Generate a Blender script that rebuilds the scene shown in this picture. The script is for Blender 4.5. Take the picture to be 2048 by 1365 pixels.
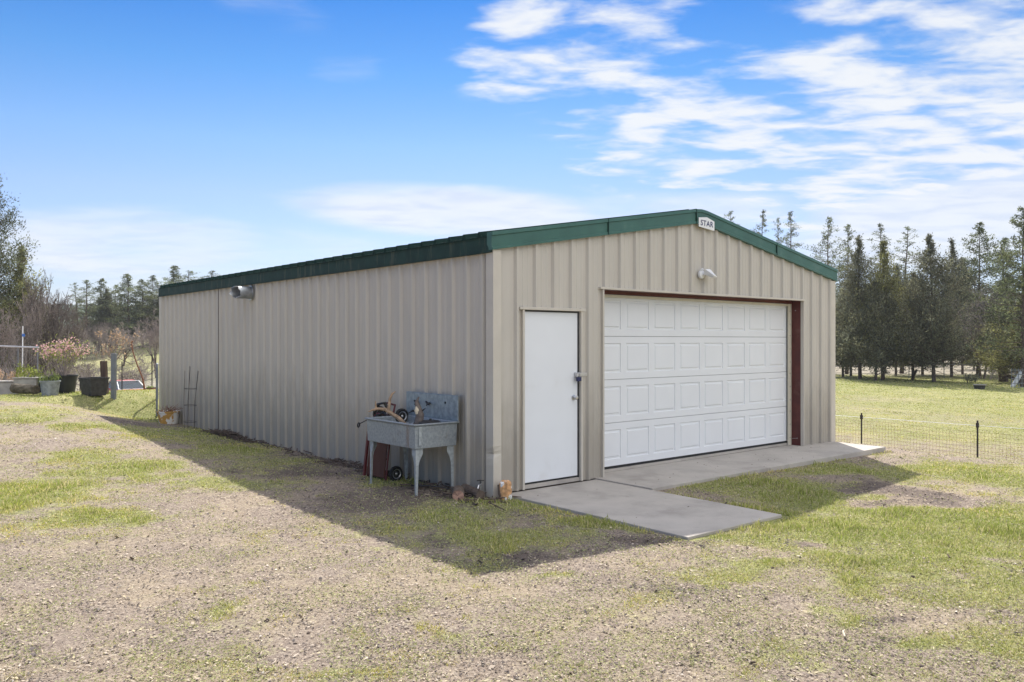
import bpy, bmesh, math, random
import numpy as np
from mathutils import Vector, Matrix
random.seed(7); rng = np.random.default_rng(11)
S = bpy.context.scene
for o in list(bpy.data.objects): bpy.data.objects.remove(o)
COL = S.collection
R = math.radians
HAZE = 0.0003
# ------------------------------------------------------------------ camera
CAMX, CAMY, CAMZ, FPX = -6.18, -7.71, 1.885, 1619.0
YAW = R(40.0)
FW = np.array([math.sin(YAW), math.cos(YAW)]); RT = np.array([math.cos(YAW), -math.sin(YAW)])
cam = bpy.data.objects.new('camera', bpy.data.cameras.new('camera')); COL.objects.link(cam)
cam.location = (CAMX, CAMY, CAMZ); cam.rotation_euler = (R(90), 0, -YAW)
cam.data.sensor_width = 36; cam.data.lens = 36*FPX/2048; cam.data.clip_end = 6000; cam.data.clip_start = 0.05
cam.data.shift_y = -0.0005
S.camera = cam
S.render.resolution_x = 1024; S.render.resolution_y = 682
# ------------------------------------------------------------------ light and sky
SUNV = Vector((2.12, 2.43, 3.24)).normalized()
EL = math.asin(SUNV.z); AZ = math.atan2(SUNV.x, SUNV.y)
sd = bpy.data.lights.new('sun', 'SUN'); sd.energy = 3.35; sd.angle = R(0.53); sd.color = (1, 0.95, 0.87)
sun = bpy.data.objects.new('sun', sd); COL.objects.link(sun)
sun.rotation_euler = SUNV.to_track_quat('Z', 'Y').to_euler()
W = bpy.data.worlds.new("World"); S.world = W; W.use_nodes = True
def N(nt, t, **k):
    n = nt.nodes.new(t)
    for a, b in k.items(): setattr(n, a, b)
    return n
def mth(nt, op, a, b=None, c=None, clamp=False):
    n = N(nt, 'ShaderNodeMath', operation=op); n.use_clamp = clamp
    for i, v in enumerate((a, b, c)):
        if v is None: continue
        if isinstance(v, (int, float)): n.inputs[i].default_value = v
        else: nt.links.new(v, n.inputs[i])
    return n.outputs[0]
def mixc(nt, f, a, b, mode='MIX'):
    n = N(nt, 'ShaderNodeMix', data_type='RGBA', blend_type=mode)
    for i, v in ((0, f), (6, a), (7, b)):
        if isinstance(v, (int, float)): n.inputs[i].default_value = v
        elif isinstance(v, tuple): n.inputs[i].default_value = (*v, 1) if len(v) == 3 else v
        else: nt.links.new(v, n.inputs[i])
    return n.outputs[2]
def ramp(nt, f, *stops):
    n = N(nt, 'ShaderNodeValToRGB'); e = n.color_ramp.elements
    while len(e) < len(stops): e.new(0.5)
    for q, (p, c) in zip(e, stops):
        q.position = p; q.color = (*c, 1) if isinstance(c, tuple) else (c, c, c, 1)
    nt.links.new(f, n.inputs[0]); return n.outputs[0]
def noise(nt, vec, scale, det=4, rough=.55, dist=0):
    n = N(nt, 'ShaderNodeTexNoise'); n.inputs['Scale'].default_value = scale
    n.inputs['Detail'].default_value = det; n.inputs['Roughness'].default_value = rough
    n.inputs['Distortion'].default_value = dist
    nt.links.new(vec, n.inputs['Vector']); return n.outputs[0]
def sstep(nt, v, a, b):
    n = N(nt, 'ShaderNodeMapRange', interpolation_type='SMOOTHSTEP')
    nt.links.new(v, n.inputs[0]); n.inputs[1].default_value = a; n.inputs[2].default_value = b
    return n.outputs[0]
def world():
    nt = W.node_tree; nt.nodes.clear()
    out = N(nt, 'ShaderNodeOutputWorld'); bg = N(nt, 'ShaderNodeBackground'); bg.inputs[1].default_value = 0.15
    sky = N(nt, 'ShaderNodeTexSky', sky_type='NISHITA'); sky.sun_disc = False
    sky.sun_elevation = EL; sky.sun_rotation = AZ; sky.altitude = 600; sky.air_density = 1.0; sky.dust_density = 0.35; sky.ozone_density = 2.5
    tc = N(nt, 'ShaderNodeTexCoord'); sp = N(nt, 'ShaderNodeSeparateXYZ'); nt.links.new(tc.outputs['Generated'], sp.inputs[0])
    x, y, z = sp.outputs
    # azimuth (degrees right of compass bearing 40) and elevation of the looked-at direction
    f = mth(nt, 'ADD', mth(nt, 'MULTIPLY', x, float(FW[0])), mth(nt, 'MULTIPLY', y, float(FW[1])))
    r = mth(nt, 'ADD', mth(nt, 'MULTIPLY', x, float(RT[0])), mth(nt, 'MULTIPLY', y, float(RT[1])))
    az = mth(nt, 'MULTIPLY', mth(nt, 'ARCTAN2', r, f), 57.2958)
    el = mth(nt, 'MULTIPLY', mth(nt, 'ARCSINE', z), 57.2958)
    # cloud sheet: direction projected on a high flat layer
    zc = mth(nt, 'ADD', mth(nt, 'MAXIMUM', z, 0.0), 0.09)
    cb = N(nt, 'ShaderNodeCombineXYZ')
    nt.links.new(mth(nt, 'DIVIDE', r, zc), cb.inputs[0]); nt.links.new(mth(nt, 'DIVIDE', f, zc), cb.inputs[1])
    mp = N(nt, 'ShaderNodeMapping'); nt.links.new(cb.outputs[0], mp.inputs[0])
    mp.inputs['Rotation'].default_value = (0, 0, R(38)); mp.inputs['Scale'].default_value = (0.75, 1.2, 1)
    mp.inputs['Location'].default_value = (1.7, 0.6, 0)
    n1 = noise(nt, mp.outputs[0], 4.6, 6, .50, .3)
    n2 = noise(nt, mp.outputs[0], 1.3, 3, .5, .2)
    n3 = noise(nt, mp.outputs[0], 17.0, 5, .6, .2)
    def blob(a0, e0, ra, re, tilt=0.0):
        da = mth(nt, 'SUBTRACT', az, a0); de = mth(nt, 'SUBTRACT', mth(nt, 'SUBTRACT', el, e0), mth(nt, 'MULTIPLY', da, tilt))
        q = mth(nt, 'ADD', mth(nt, 'POWER', mth(nt, 'DIVIDE', da, ra), 2), mth(nt, 'POWER', mth(nt, 'DIVIDE', de, re), 2))
        return sstep(nt, q, 1.0, 0.0)
    m = None
    for b, wgt in ((blob(29, 15.5, 22, 11, .2), 1.5), (blob(4.5, 20.0, 11, 5.5, .05), 1.25), (blob(14, 14.5, 14, 6.5), 1.3), (blob(64, 20, 36, 26), 1.3),
                   (blob(140, 32, 62, 42), 1.5)):  # last blob: cloud bank out of view, added to light the front wall
        b = mth(nt, 'MULTIPLY', b, wgt); m = b if m is None else mth(nt, 'MAXIMUM', m, b)
    d1 = mth(nt, 'ADD', mth(nt, 'ADD', mth(nt, 'MULTIPLY', n1, 1.5), mth(nt, 'MULTIPLY', n2, .30)), mth(nt, 'MULTIPLY', n3, .34))
    c1 = mth(nt, 'MULTIPLY', sstep(nt, mth(nt, 'ADD', d1, mth(nt, 'MULTIPLY', m, .30)), 1.19, 1.66), sstep(nt, m, .0, .5))
    # low stretched band near the horizon
    cb2 = N(nt, 'ShaderNodeCombineXYZ'); nt.links.new(mth(nt, 'MULTIPLY', az, .05), cb2.inputs[0]); nt.links.new(mth(nt, 'MULTIPLY', el, .22), cb2.inputs[1])
    nb = noise(nt, cb2.outputs[0], 1.6, 6, .55, .4)
    mb = None
    for b, wgt in ((blob(-4, 9.0, 16, 2.6, -.03), 1.1), (blob(-26, 6.2, 14, 3.4), .85), (blob(10, 8.7, 14, 2.6), .75), (blob(30, 7.6, 15, 4.2, .1), 1.25), (blob(-8, 3.5, 60, 6.0), .62), (blob(-16, 21, 8, 3.0), .5), (blob(-12, 18.5, 5, 2.0), .45)):
        b = mth(nt, 'MULTIPLY', b, wgt); mb = b if mb is None else mth(nt, 'MAXIMUM', mb, b)
    c2 = sstep(nt, mth(nt, 'ADD', mth(nt, 'MULTIPLY', mb, .62), mth(nt, 'MULTIPLY', nb, .8)), .60, 1.08)
    cl = mth(nt, 'MAXIMUM', c1, mth(nt, 'MULTIPLY', c2, .85), clamp=True)
    hs = N(nt, 'ShaderNodeHueSaturation'); hs.inputs['Saturation'].default_value = 1.12; nt.links.new(sky.outputs[0], hs.inputs['Color'])
    away = sstep(nt, f, .6, -.5)          # unseen clouds behind right are brightened to light the front wall
    shade = mixc(nt, sstep(nt, n1, .3, .62), (2.25, 2.4, 2.7), (2.72, 2.77, 2.84))
    shade = mixc(nt, mth(nt, 'MULTIPLY', away, sstep(nt, az, 0.0, 60.0)), shade, (8.6, 8.4, 8.2))
    tint = ramp(nt, mth(nt, 'DIVIDE', el, 90.0), (0, (.22, .225, .295)), (.047, (.31, .29, .335)), (.07, (.36, .325, .365)), (.109, (.38, .345, .385)), (.148, (.325, .352, .39)), (.2, (.19, .305, .385)), (.26, (.08, .225, .375)), (.5, (.14, .28, .45)))
    c = mixc(nt, mth(nt, 'MULTIPLY', cl, .93), mixc(nt, 1.0, hs.outputs[0], tint, 'MULTIPLY'), shade)
    # bright broken cloud added overhead, out of view, to fill the shaded surfaces
    over = mth(nt, 'MULTIPLY', mth(nt, 'MULTIPLY', sstep(nt, el, 27, 55), mth(nt, 'ADD', .45, mth(nt, 'MULTIPLY', sstep(nt, r, -.6, .3), .55))), mth(nt, 'ADD', .45, mth(nt, 'MULTIPLY', sstep(nt, n2, .35, .65), .5)))
    c = mixc(nt, over, c, (6.0, 5.85, 5.7))
    nt.links.new(c, bg.inputs[0]); nt.links.new(bg.outputs[0], out.inputs[0])
world()
S.view_settings.view_transform = 'Standard'; S.view_settings.look = 'None'
S.view_settings.exposure = 1.19; S.view_settings.gamma = 1.0
# ------------------------------------------------------------------ materials
def mat(name, col, rough=.7, metal=0.0, var=.12, scale=6, bump=0, bscale=40, spec=.4, attr=None, extra=None, trans=0, stretch=(1, 1, 1), obj=True):
    m = bpy.data.materials.new(name); m.use_nodes = True; nt = m.node_tree; p = nt.nodes['Principled BSDF']
    p.inputs['Roughness'].default_value = rough; p.inputs['Metallic'].default_value = metal
    p.inputs['Specular IOR Level'].default_value = spec
    tc = N(nt, 'ShaderNodeTexCoord'); mp = N(nt, 'ShaderNodeMapping'); nt.links.new(tc.outputs['Object'], mp.inputs[0]); mp.inputs['Scale'].default_value = stretch
    v = mp.outputs[0]
    n = noise(nt, v, scale, 5, .6)
    c = mixc(nt, sstep(nt, n, .3, .7), tuple(max(0, q*(1-var)) for q in col), tuple(min(1, q*(1+var)) for q in col))
    if attr:
        a = N(nt, 'ShaderNodeAttribute', attribute_name=attr); c = mixc(nt, 1.0, c, a.outputs['Color'], 'MULTIPLY')
    if extra: c = extra(nt, v, c, p)
    nt.links.new(c, p.inputs['Base Color'])
    if bump:
        b = N(nt, 'ShaderNodeBump'); b.inputs['Strength'].default_value = 1; b.inputs['Distance'].default_value = bump
        nt.links.new(noise(nt, v, bscale, 4, .6), b.inputs['Height']); nt.links.new(b.outputs[0], p.inputs['Normal'])
    if trans:
        tr = N(nt, 'ShaderNodeBsdfTranslucent'); nt.links.new(c, tr.inputs[0]); ms = N(nt, 'ShaderNodeMixShader'); ms.inputs[0].default_value = trans
        nt.links.new(p.outputs[0], ms.inputs[1]); nt.links.new(tr.outputs[0], ms.inputs[2])
        nt.links.new(ms.outputs[0], nt.nodes['Material Output'].inputs[0])
    return m
def blotch(col, scale, lo, hi, amt=1.0, stretch=(1, 1, 1)):
    def f(nt, v, c, p):
        mp = N(nt, 'ShaderNodeMapping'); nt.links.new(v, mp.inputs[0]); mp.inputs['Scale'].default_value = stretch
        k = mth(nt, 'MULTIPLY', sstep(nt, noise(nt, mp.outputs[0], scale, 6, .65), lo, hi), amt)
        return mixc(nt, k, c, col)
    return f
def chain(*fs):
    def f(nt, v, c, p):
        for g in fs: c = g(nt, v, c, p)
        return c
    return f
def splash(nt, v, c, p):       # mud splashed on the foot of the sheeting, with its own ragged edge
    sp = N(nt, 'ShaderNodeSeparateXYZ'); nt.links.new(v, sp.inputs[0])
    k = mth(nt, 'ADD', sp.outputs[2], mth(nt, 'MULTIPLY', noise(nt, v, 5, 5, .7), -.5))
    return mixc(nt, mth(nt, 'MULTIPLY', sstep(nt, k, .16, -.2), .5), c, (.20, .17, .13))
M = {}
M['tan'] = mat('tan_sheet_steel', (.495, .462, .405), .48, var=.035, scale=3, bump=.0012, bscale=9, stretch=(1, 1, .25),
               extra=chain(blotch((.40, .35, .27), 4, .56, .75, .3, (3, 3, .35)), splash))
M['tantrim'] = mat('tan_trim', (.53, .49, .42), .45, var=.04, scale=4, bump=.002, bscale=6)
M['green'] = mat('green_trim_steel', (.042, .118, .095), .42, var=.1, scale=3, bump=.0015, bscale=7,
                 extra=chain(blotch((.10, .17, .15), 3, .58, .72, .45), blotch((.6, .62, .6), 11, .74, .78, .8, (1, 1, 2))))
M['roof'] = mat('green_roof_steel', (.014, .034, .029), .85, var=.1, spec=.1)
M['eave'] = mat('dark_green_eave_steel', (.016, .042, .035), .65, var=.15, scale=5, spec=.2, extra=blotch((.085, .095, .07), 5, .52, .68, .6, (1, 1.6, .25)))
M['redsteel'] = mat('red_primer_steel', (.105, .026, .022), .55, var=.2, scale=6, extra=blotch((.20, .09, .08), 5, .55, .75, .45))
M['white'] = mat('white_door_paint', (.72, .74, .76), .45, var=.015, scale=3, bump=.0008, bscale=5, extra=chain(blotch((.55, .53, .5), 2, .56, .8, .35), blotch((.5, .46, .4), 9, .62, .8, .25, (1, 1, .2))))
M['white2'] = mat('white_panel_paint', (.72, .735, .75), .42, var=.02, scale=2, extra=blotch((.6, .58, .53), 3, .62, .85, .3))
M['cream'] = mat('cream_trim', (.62, .58, .47), .5, var=.05)
M['holes'] = mat('black_rubber', (.02, .02, .02), .7)
M['steel'] = mat('bright_steel', (.55, .55, .56), .3, metal=.9, var=.1)
M['duct'] = mat('duct_steel', (.42, .44, .46), .38, metal=.75, var=.25, scale=7, extra=blotch((.25, .2, .16), 9, .6, .75, .5))
M['galv'] = mat('galvanised_steel', (.29, .32, .34), .55, metal=.35, var=.16, scale=35, bump=.001, bscale=60,
                extra=chain(blotch((.40, .43, .43), 9, .5, .7, .5), blotch((.15, .13, .11), 5, .58, .76, .5), blotch((.20, .11, .06), 4, .60, .72, .55, (1, 1, .35))))
M['galvblue'] = mat('galvanised_back', (.26, .315, .35), .5, metal=.35, var=.2, scale=16, extra=chain(blotch((.42, .48, .52), 7, .52, .72, .6, (2, 2, .6)), blotch((.12, .14, .16), 12, .6, .72, .5)))
M['whitewash'] = mat('whitewashed_leg', (.35, .38, .385), .7, metal=.1, var=.2, scale=20)
M['black'] = mat('black_plastic', (.018, .018, .019), .5, var=.2)
M['rubber'] = mat('tyre_rubber', (.02, .02, .02), .8, var=.2)
M['redpaint'] = mat('red_cart_paint', (.10, .016, .016), .45, var=.2)
M['board'] = mat('brown_board', (.10, .04, .025), .8, var=.2, scale=8, stretch=(1, 1, .2))
M['antler'] = mat('antler_bone', (.36, .25, .16), .6, var=.35, scale=14)
M['bone'] = mat('pale_bone', (.6, .52, .38), .6, var=.2, scale=20)
M['hide'] = mat('grey_hide', (.14, .115, .10), .8, var=.3, scale=20)
M['bark'] = mat('bark', (.12, .09, .07), .95, var=.35, scale=14, bump=.01, bscale=30, stretch=(1, 1, .3))
M['barkgrey'] = mat('grey_twig_bark', (.30, .255, .235), .95, var=.3, scale=10)
M['barkred'] = mat('reddish_twig_bark', (.30, .25, .225), .95, var=.3, scale=10)
M['barkdark'] = mat('dark_twig_bark', (.15, .125, .11), .95, var=.3, scale=10)
M['cutwood'] = mat('cut_wood_end', (.33, .20, .15), .85, var=.5, scale=22, bump=.006, bscale=40)
M['lichen'] = mat('lichen_bark', (.12, .10, .07), .95, var=.5, scale=12, bump=.008, bscale=25)
M['paintlog'] = mat('painted_wood', (.50, .28, .13), .7, var=.45, scale=20, bump=.01, bscale=16, extra=blotch((.75, .76, .76), 7, .50, .53, 1))
M['post'] = mat('weathered_wood', (.10, .068, .05), .9, var=.3, scale=14, stretch=(1, 1, .15))
M['postgrey'] = mat('grey_painted_post', (.17, .185, .20), .6, var=.15, scale=10)
M['dark_steel'] = mat('dark_post_steel', (.035, .03, .028), .6, var=.3)
M['rust'] = mat('rusty_steel', (.20, .085, .05), .85, var=.3, scale=20)
M['pot'] = mat('grey_pot', (.24, .26, .27), .7, var=.25, scale=12)
M['blackpot'] = mat('black_pot', (.02, .022, .022), .5, var=.3)
M['darkpot'] = mat('dark_pot', (.05, .048, .047), .6, var=.3, scale=12)
M['terra'] = mat('terracotta', (.36, .15, .10), .8, var=.2)
M['soil'] = mat('potting_soil', (.05, .035, .025), .95, var=.4, scale=40)
M['yellowpot'] = mat('peeling_yellow_glaze', (.50, .28, .07), .55, var=.2, scale=14, extra=blotch((.70, .68, .62), 3.6, .46, .48, 1))
M['whitetub'] = mat('white_tub', (.34, .32, .285), .6, var=.15, scale=6, extra=blotch((.25, .22, .18), 5, .58, .75, .5))
M['wire'] = mat('fence_wire_steel', (.22, .215, .21), .6, metal=.4)
M['pipe'] = mat('pale_pipe', (.50, .50, .51), .45, var=.1, metal=.2)
M['whiteplastic'] = mat('white_plastic', (.75, .76, .77), .5, var=.04)
M['bluebit'] = mat('blue_plastic', (.05, .15, .45), .5)
M['carred'] = mat('orange_red_car_paint', (.55, .06, .025), .3, var=.05)
M['carwhite'] = mat('white_car_paint', (.72, .72, .72), .3, var=.03)
M['glass'] = mat('dark_window_glass', (.03, .04, .045), .08, var=.1, spec=.8)
M['concrete'] = mat('concrete', (.425, .39, .345), .85, var=.07, scale=2.2, bump=.0018, bscale=90,
    extra=chain(blotch((.27, .245, .22), 1.3, .45, .72, .7), blotch((.45, .42, .38), .9, .5, .7, .35), blotch((.20, .17, .13), 3.3, .60, .74, .45), blotch((.42, .40, .375), 24, .58, .7, .35), blotch((.24, .22, .2), 60, .63, .7, .4)))
M['hole'] = mat('dark_hole', (.01, .01, .01), .9)
M['needle'] = mat('pine_needles', (.125, .15, .085), .75, var=.2, scale=.7, attr='tint', trans=.38)
M['juniper'] = mat('juniper_foliage', (.145, .155, .112), .8, var=.18, scale=.6, attr='tint', trans=.36)
M['junigreen'] = mat('green_juniper_foliage', (.19, .20, .085), .8, var=.15, scale=.6, attr='tint', trans=.38)
M['leaf'] = mat('fresh_leaves', (.20, .25, .07), .7, var=.2, scale=4, attr='tint', trans=.35)
M['pink'] = mat('pink_blossom', (.68, .42, .42), .7, var=.2, scale=9, trans=.3)
M['dryleaf'] = mat('dry_leaves', (.42, .30, .2), .8, var=.3, scale=9, trans=.3)
M['blade'] = mat('grass_blades', (1, 1, 1), .7, var=.0, attr='tint', trans=.35)
M['litter'] = mat('wood_litter', (1, 1, 1), .9, var=.0, attr='tint')
# ------------------------------------------------------------------ terrain
def sm(t): t = np.clip(t, 0, 1); return t*t*(3-2*t)
def vnoise(x, y, seed=0):
    xi = np.floor(x).astype(np.int64); yi = np.floor(y).astype(np.int64); fx = x-xi; fy = y-yi
    fx = fx*fx*(3-2*fx); fy = fy*fy*(3-2*fy)
    def h(a, b):
        n = (a*374761393+b*668265263+seed*1442695041) & 0xffffffff
        n = ((n ^ (n >> 13))*1274126177) & 0xffffffff
        return ((n ^ (n >> 16)) & 0xffff)/65535.0
    return (h(xi, yi)*(1-fx)+h(xi+1, yi)*fx)*(1-fy)+(h(xi, yi+1)*(1-fx)+h(xi+1, yi+1)*fx)*fy
def fbm(x, y, f=1.0, o=4, seed=0):
    s = 0; a = .5; t = 0
    for i in range(o): s = s+a*vnoise(x*f, y*f, seed+i*7); t += a; a *= .5; f *= 2.03
    return s/t
def ld(x, y):
    dx = np.asarray(x)-CAMX; dy = np.asarray(y)-CAMY
    return dx*RT[0]+dy*RT[1], dx*FW[0]+dy*FW[1]
def gz(x, y):
    x = np.asarray(x, float); y = np.asarray(y, float); L, D = ld(x, y)
    rise = .6*sm(y/14)*sm((-x+np.maximum(0, y-13)*2)/3.2)
    left = sm((6-L)/14)                       # the valley lies to the left / back
    z = -.03+rise
    z = z-left*sm((y-15.0)/11)*2.5*sm((34-x)/20)
    z = z+left*sm((D-50)/48)*2.5
    right = sm((x-8.0)/3.2)
    z = z-right*.36-sm((L-9)/20)*.42*sm((x-10)/10)
    yard = sm((x-2.2)/5)*sm((-.2-y)/1.2)*.05
    z = z-yard
    z = z+.035*(fbm(x, y, .45, 3, 5)-.5)*sm((np.abs(x-4)-4.3)/1.2+sm((-y-1.2)/1))+.25*(fbm(x, y, .06, 3, 9)-.5)*sm((D-22)/20)
    z = z+sm((D-130)/200)*7*(.5+fbm(x, y, .008, 2, 4))
    inb = (x > -.02)*(x < 8.1)*(y > -.02)*(y < 13.05)
    return np.where(inb, -.06, z)
def g1(x, y): return float(gz(np.array([x]), np.array([y]))[0])
def at(u, depth, z=None):                     # world point seen in direction u at the given depth
    l = (u-1024)/FPX*depth; p = FW*depth+RT*l
    x, y = CAMX+p[0], CAMY+p[1]
    return Vector((x, y, g1(x, y) if z is None else z))
def onground(u, v):
    lo, hi = 3.0, 120.0
    prev = None
    for D in np.geomspace(3.5, 140, 500):
        p = at(u, D); zr = CAMZ-(v-681)/FPX*D
        if p.z >= zr: return p
    return at(u, 100)
def hgt(v, depth): return CAMZ+(681-v)/FPX*depth
# ------------------------------------------------------------------ mesh tools
class MB:
    def __init__(s): s.v = []; s.f = []; s.mi = []
    def add(s, vs, fs, mi=0):
        o = len(s.v); s.v += [tuple(q) for q in vs]; s.f += [tuple(i+o for i in f) for f in fs]; s.mi += [mi]*len(fs); return s
    def box(s, x0, x1, y0, y1, z0, z1, M4=None, mi=0):
        vs = [Vector((x, y, z)) for x in (x0, x1) for y in (y0, y1) for z in (z0, z1)]
        if M4: vs = [M4 @ q for q in vs]
        return s.add(vs, [(0, 1, 3, 2), (4, 6, 7, 5), (0, 4, 5, 1), (2, 3, 7, 6), (0, 2, 6, 4), (1, 5, 7, 3)], mi)
    def tube(s, pts, rad, n=8, cap=True, mi=0):
        pts = [Vector(p) for p in pts]; k = len(pts)
        rad = [rad]*k if isinstance(rad, (int, float)) else rad
        vs = []; up = None
        for i, p in enumerate(pts):
            t = (pts[min(i+1, k-1)]-pts[max(i-1, 0)]).normalized()
            if up is None:
                up = Vector((0, 0, 1)) if abs(t.z) < .9 else Vector((1, 0, 0))
            a = t.cross(up).normalized(); up = a.cross(t).normalized()
            for j in range(n):
                th = 2*math.pi*j/n; vs.append(p+(a*math.cos(th)+up*math.sin(th))*rad[i])
        fs = [(i*n+j, i*n+(j+1) % n, (i+1)*n+(j+1) % n, (i+1)*n+j) for i in range(k-1) for j in range(n)]
        if cap: fs += [tuple(range(n-1, -1, -1)), tuple((k-1)*n+j for j in range(n))]
        return s.add(vs, fs, mi)
    def lathe(s, prof, n=24, M4=None, mi=0, wob=0):
        vs = []
        for r, z in prof:
            for j in range(n):
                th = 2*math.pi*j/n; rr = r*(1+wob*math.sin(th*3+z*20))
                vs.append(Vector((rr*math.cos(th), rr*math.sin(th), z)))
        if M4: vs = [M4 @ q for q in vs]
        k = len(prof)
        fs = [(i*n+j, i*n+(j+1) % n, (i+1)*n+(j+1) % n, (i+1)*n+j) for i in range(k-1) for j in range(n)]
        fs += [tuple(range(n-1, -1, -1)), tuple((k-1)*n+j for j in range(n))]
        return s.add(vs, fs, mi)
    def prism(s, poly, a, b, fn, mi=0):         # poly of 2-d points swept from a to b, fn(p, t) -> 3-d
        n = len(poly); vs = [fn(p, a) for p in poly]+[fn(p, b) for p in poly]
        return s.add(vs, [tuple(range(n)), tuple(range(2*n-1, n-1, -1))]+[(i, n+i, n+(i+1) % n, (i+1) % n) for i in range(n)], mi)
    def build(s, name, m, parent=None, smooth=False, bevel=0, loc=None, fix=True):
        me = bpy.data.meshes.new(name); me.from_pydata(s.v, [], s.f)
        ms = m if isinstance(m, (list, tuple)) else [m]
        for q in ms: me.materials.append(q)
        me.polygons.foreach_set('material_index', s.mi)
        if fix:
            bm = bmesh.new(); bm.from_mesh(me); bmesh.ops.recalc_face_normals(bm, faces=bm.faces); bm.to_mesh(me); bm.free()
        if smooth: 
            me.polygons.foreach_set('use_smooth', [True]*len(me.polygons))
            me.set_sharp_from_angle(angle=R(40))
        o = bpy.data.objects.new(name, me); COL.objects.link(o)
        if parent: o.parent = parent
        if loc: o.location = loc
        if bevel:
            b = o.modifiers.new('bevel', 'BEVEL'); b.width = bevel; b.segments = 2; b.limit_method = 'ANGLE'
        return o
def tag(o, label=None, cat=None, group=None, kind=None):
    if label: o['label'] = label
    if cat: o['category'] = cat
    if group: o['group'] = group
    if kind: o['kind'] = kind
    return o
def thing(name, label, cat, loc=(0, 0, 0), rz=0, group=None, scale=None):
    o = bpy.data.objects.new(name, None); COL.objects.link(o); o.location = loc; o.rotation_euler = (0, 0, rz); o.empty_display_size = .2
    if scale: o.scale = scale
    return tag(o, label, cat, group)
def npmesh(name, V, F, m, parent=None, tint=None, nper=None):
    me = bpy.data.meshes.new(name); V = np.asarray(V, np.float32); F = np.asarray(F, np.int32); k = F.shape[1]
    me.vertices.add(len(V)); me.vertices.foreach_set('co', V.ravel())
    me.loops.add(F.size); me.loops.foreach_set('vertex_index', F.ravel())
    me.polygons.add(len(F)); me.polygons.foreach_set('loop_start', np.arange(0, F.size, k, dtype=np.int32))
    me.update(calc_edges=True)
    if tint is not None:
        a = me.color_attributes.new('tint', 'FLOAT_COLOR', 'POINT')
        c = np.ones((len(V), 4), np.float32); c[:, :3] = tint; a.data.foreach_set('color', c.ravel())
    me.materials.append(m)
    o = bpy.data.objects.new(name, me); COL.objects.link(o)
    if parent: o.parent = parent
    return o
def unit(a): return a/np.maximum(np.linalg.norm(a, axis=-1, keepdims=True), 1e-9)
def leafquads(c, dirv, wid, length):
    """one small pointed leaf face at each centre"""
    n = len(c); dirv = unit(dirv); q = unit(np.cross(dirv, rng.normal(size=(n, 3))))
    wid = np.broadcast_to(wid, (n,))[:, None]; length = np.broadcast_to(length, (n,))[:, None]
    V = np.stack([c-dirv*length*.5, c+q*wid*.5, c+dirv*length*.5, c-q*wid*.5], 1).reshape(-1, 3)
    return V, np.arange(4*n).reshape(n, 4)
def segtubes(A, B, ra, rb, n=4):
    A = np.asarray(A, float); B = np.asarray(B, float); t = unit(B-A); ref = np.where(np.abs(t[:, 2:3]) < .9, np.array([[0, 0, 1.]]), np.array([[1., 0, 0]]))
    a = unit(np.cross(t, ref)); b = np.cross(a, t); ra = np.asarray(ra)[:, None]; rb = np.asarray(rb)[:, None]; L = []
    for P, r in ((A, ra), (B, rb)):
        for j in range(n):
            th = 2*math.pi*j/n; L.append(P+(a*math.cos(th)+b*math.sin(th))*r)
    V = np.stack(L, 1); k = len(A); base = (np.arange(k)*2*n)[:, None]
    F = np.concatenate([base+np.array([[j, (j+1) % n, n+(j+1) % n, n+j]]) for j in range(n)], 0)
    return V.reshape(-1, 3), F
# ------------------------------------------------------------------ ground sheet
def axis(lo, hi, mid0, mid1, step, grow=1.07):
    a = list(np.arange(mid0, mid1, step)); s = step; q = mid1
    while q < hi: a.append(q); s = min(s*grow, 30); q += s
    a.append(hi); s = step; q = mid0-step; b = []
    while q > lo: b.append(q); s = min(s*grow, 30); q -= s
    b.append(lo); return np.array(b[::-1]+a)
def ell(u, v, ru, rv):
    p = onground(u, v); L, D = ld(p.x, p.y); return float(L), float(D), ru*float(D)/FPX, rv*float(D)**2/(FPX*(CAMZ-p.z))
GREEN = [  # tall / rich green patches: u v ru rv weight
 (60, 985, 130, 22, .95), (180, 1035, 110, 18, .9), (0, 1000, 60, 30, .8), (260, 935, 90, 16, .8), (170, 915, 60, 12, .7), (450, 965, 110, 13, .55), (300, 955, 90, 10, .6),
 (400, 870, 110, 22, .8), (480, 900, 90, 20, .6), (560, 925, 80, 12, .4), (330, 840, 60, 14, .9), (100, 790, 110, 9, 1), (250, 790, 80, 9, 1), (60, 835, 60, 8, .7), (185, 850, 45, 9, .7), (60, 820, 90, 14, .45), (240, 860, 40, 8, .5),
 (790, 960, 70, 14, 1), (1080, 1010, 110, 9, 1), (1200, 1040, 120, 12, .8), (900, 1035, 130, 22, .55), (1000, 1075, 150, 25, .5), (960, 1110, 60, 20, .5),
 (1540, 1035, 90, 22, 1), (1640, 1000, 110, 30, .75), (1500, 970, 130, 22, .6), (1700, 945, 120, 16, .6), (1480, 1050, 60, 14, .8), (1420, 1075, 60, 8, .8),
 (1860, 935, 90, 14, 1), (1980, 950, 110, 16, .95), (1800, 1025, 140, 26, .8), (1960, 1040, 130, 38, .95), (1700, 1065, 150, 25, .75), (1560, 1090, 120, 20, .6), (1720, 1110, 160, 35, .55), (1900, 1110, 180, 45, .55),
 (2040, 960, 90, 30, .8), (1900, 1310, 70, 24, .7), (1655, 1215, 30, 12, .7), (1730, 1180, 50, 16, .55), (1390, 1160, 30, 10, .6), (1140, 1160, 40, 12, .45), (700, 1330, 60, 20, .25), (520, 1215, 40, 14, .35), (355, 1215, 12, 8, .6),
 (2000, 1180, 120, 40, .45), (1500, 1130, 100, 20, .45), (1040, 1280, 90, 30, .2), (900, 1290, 40, 20, .3), (2040, 1280, 60, 60, .45)]
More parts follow.
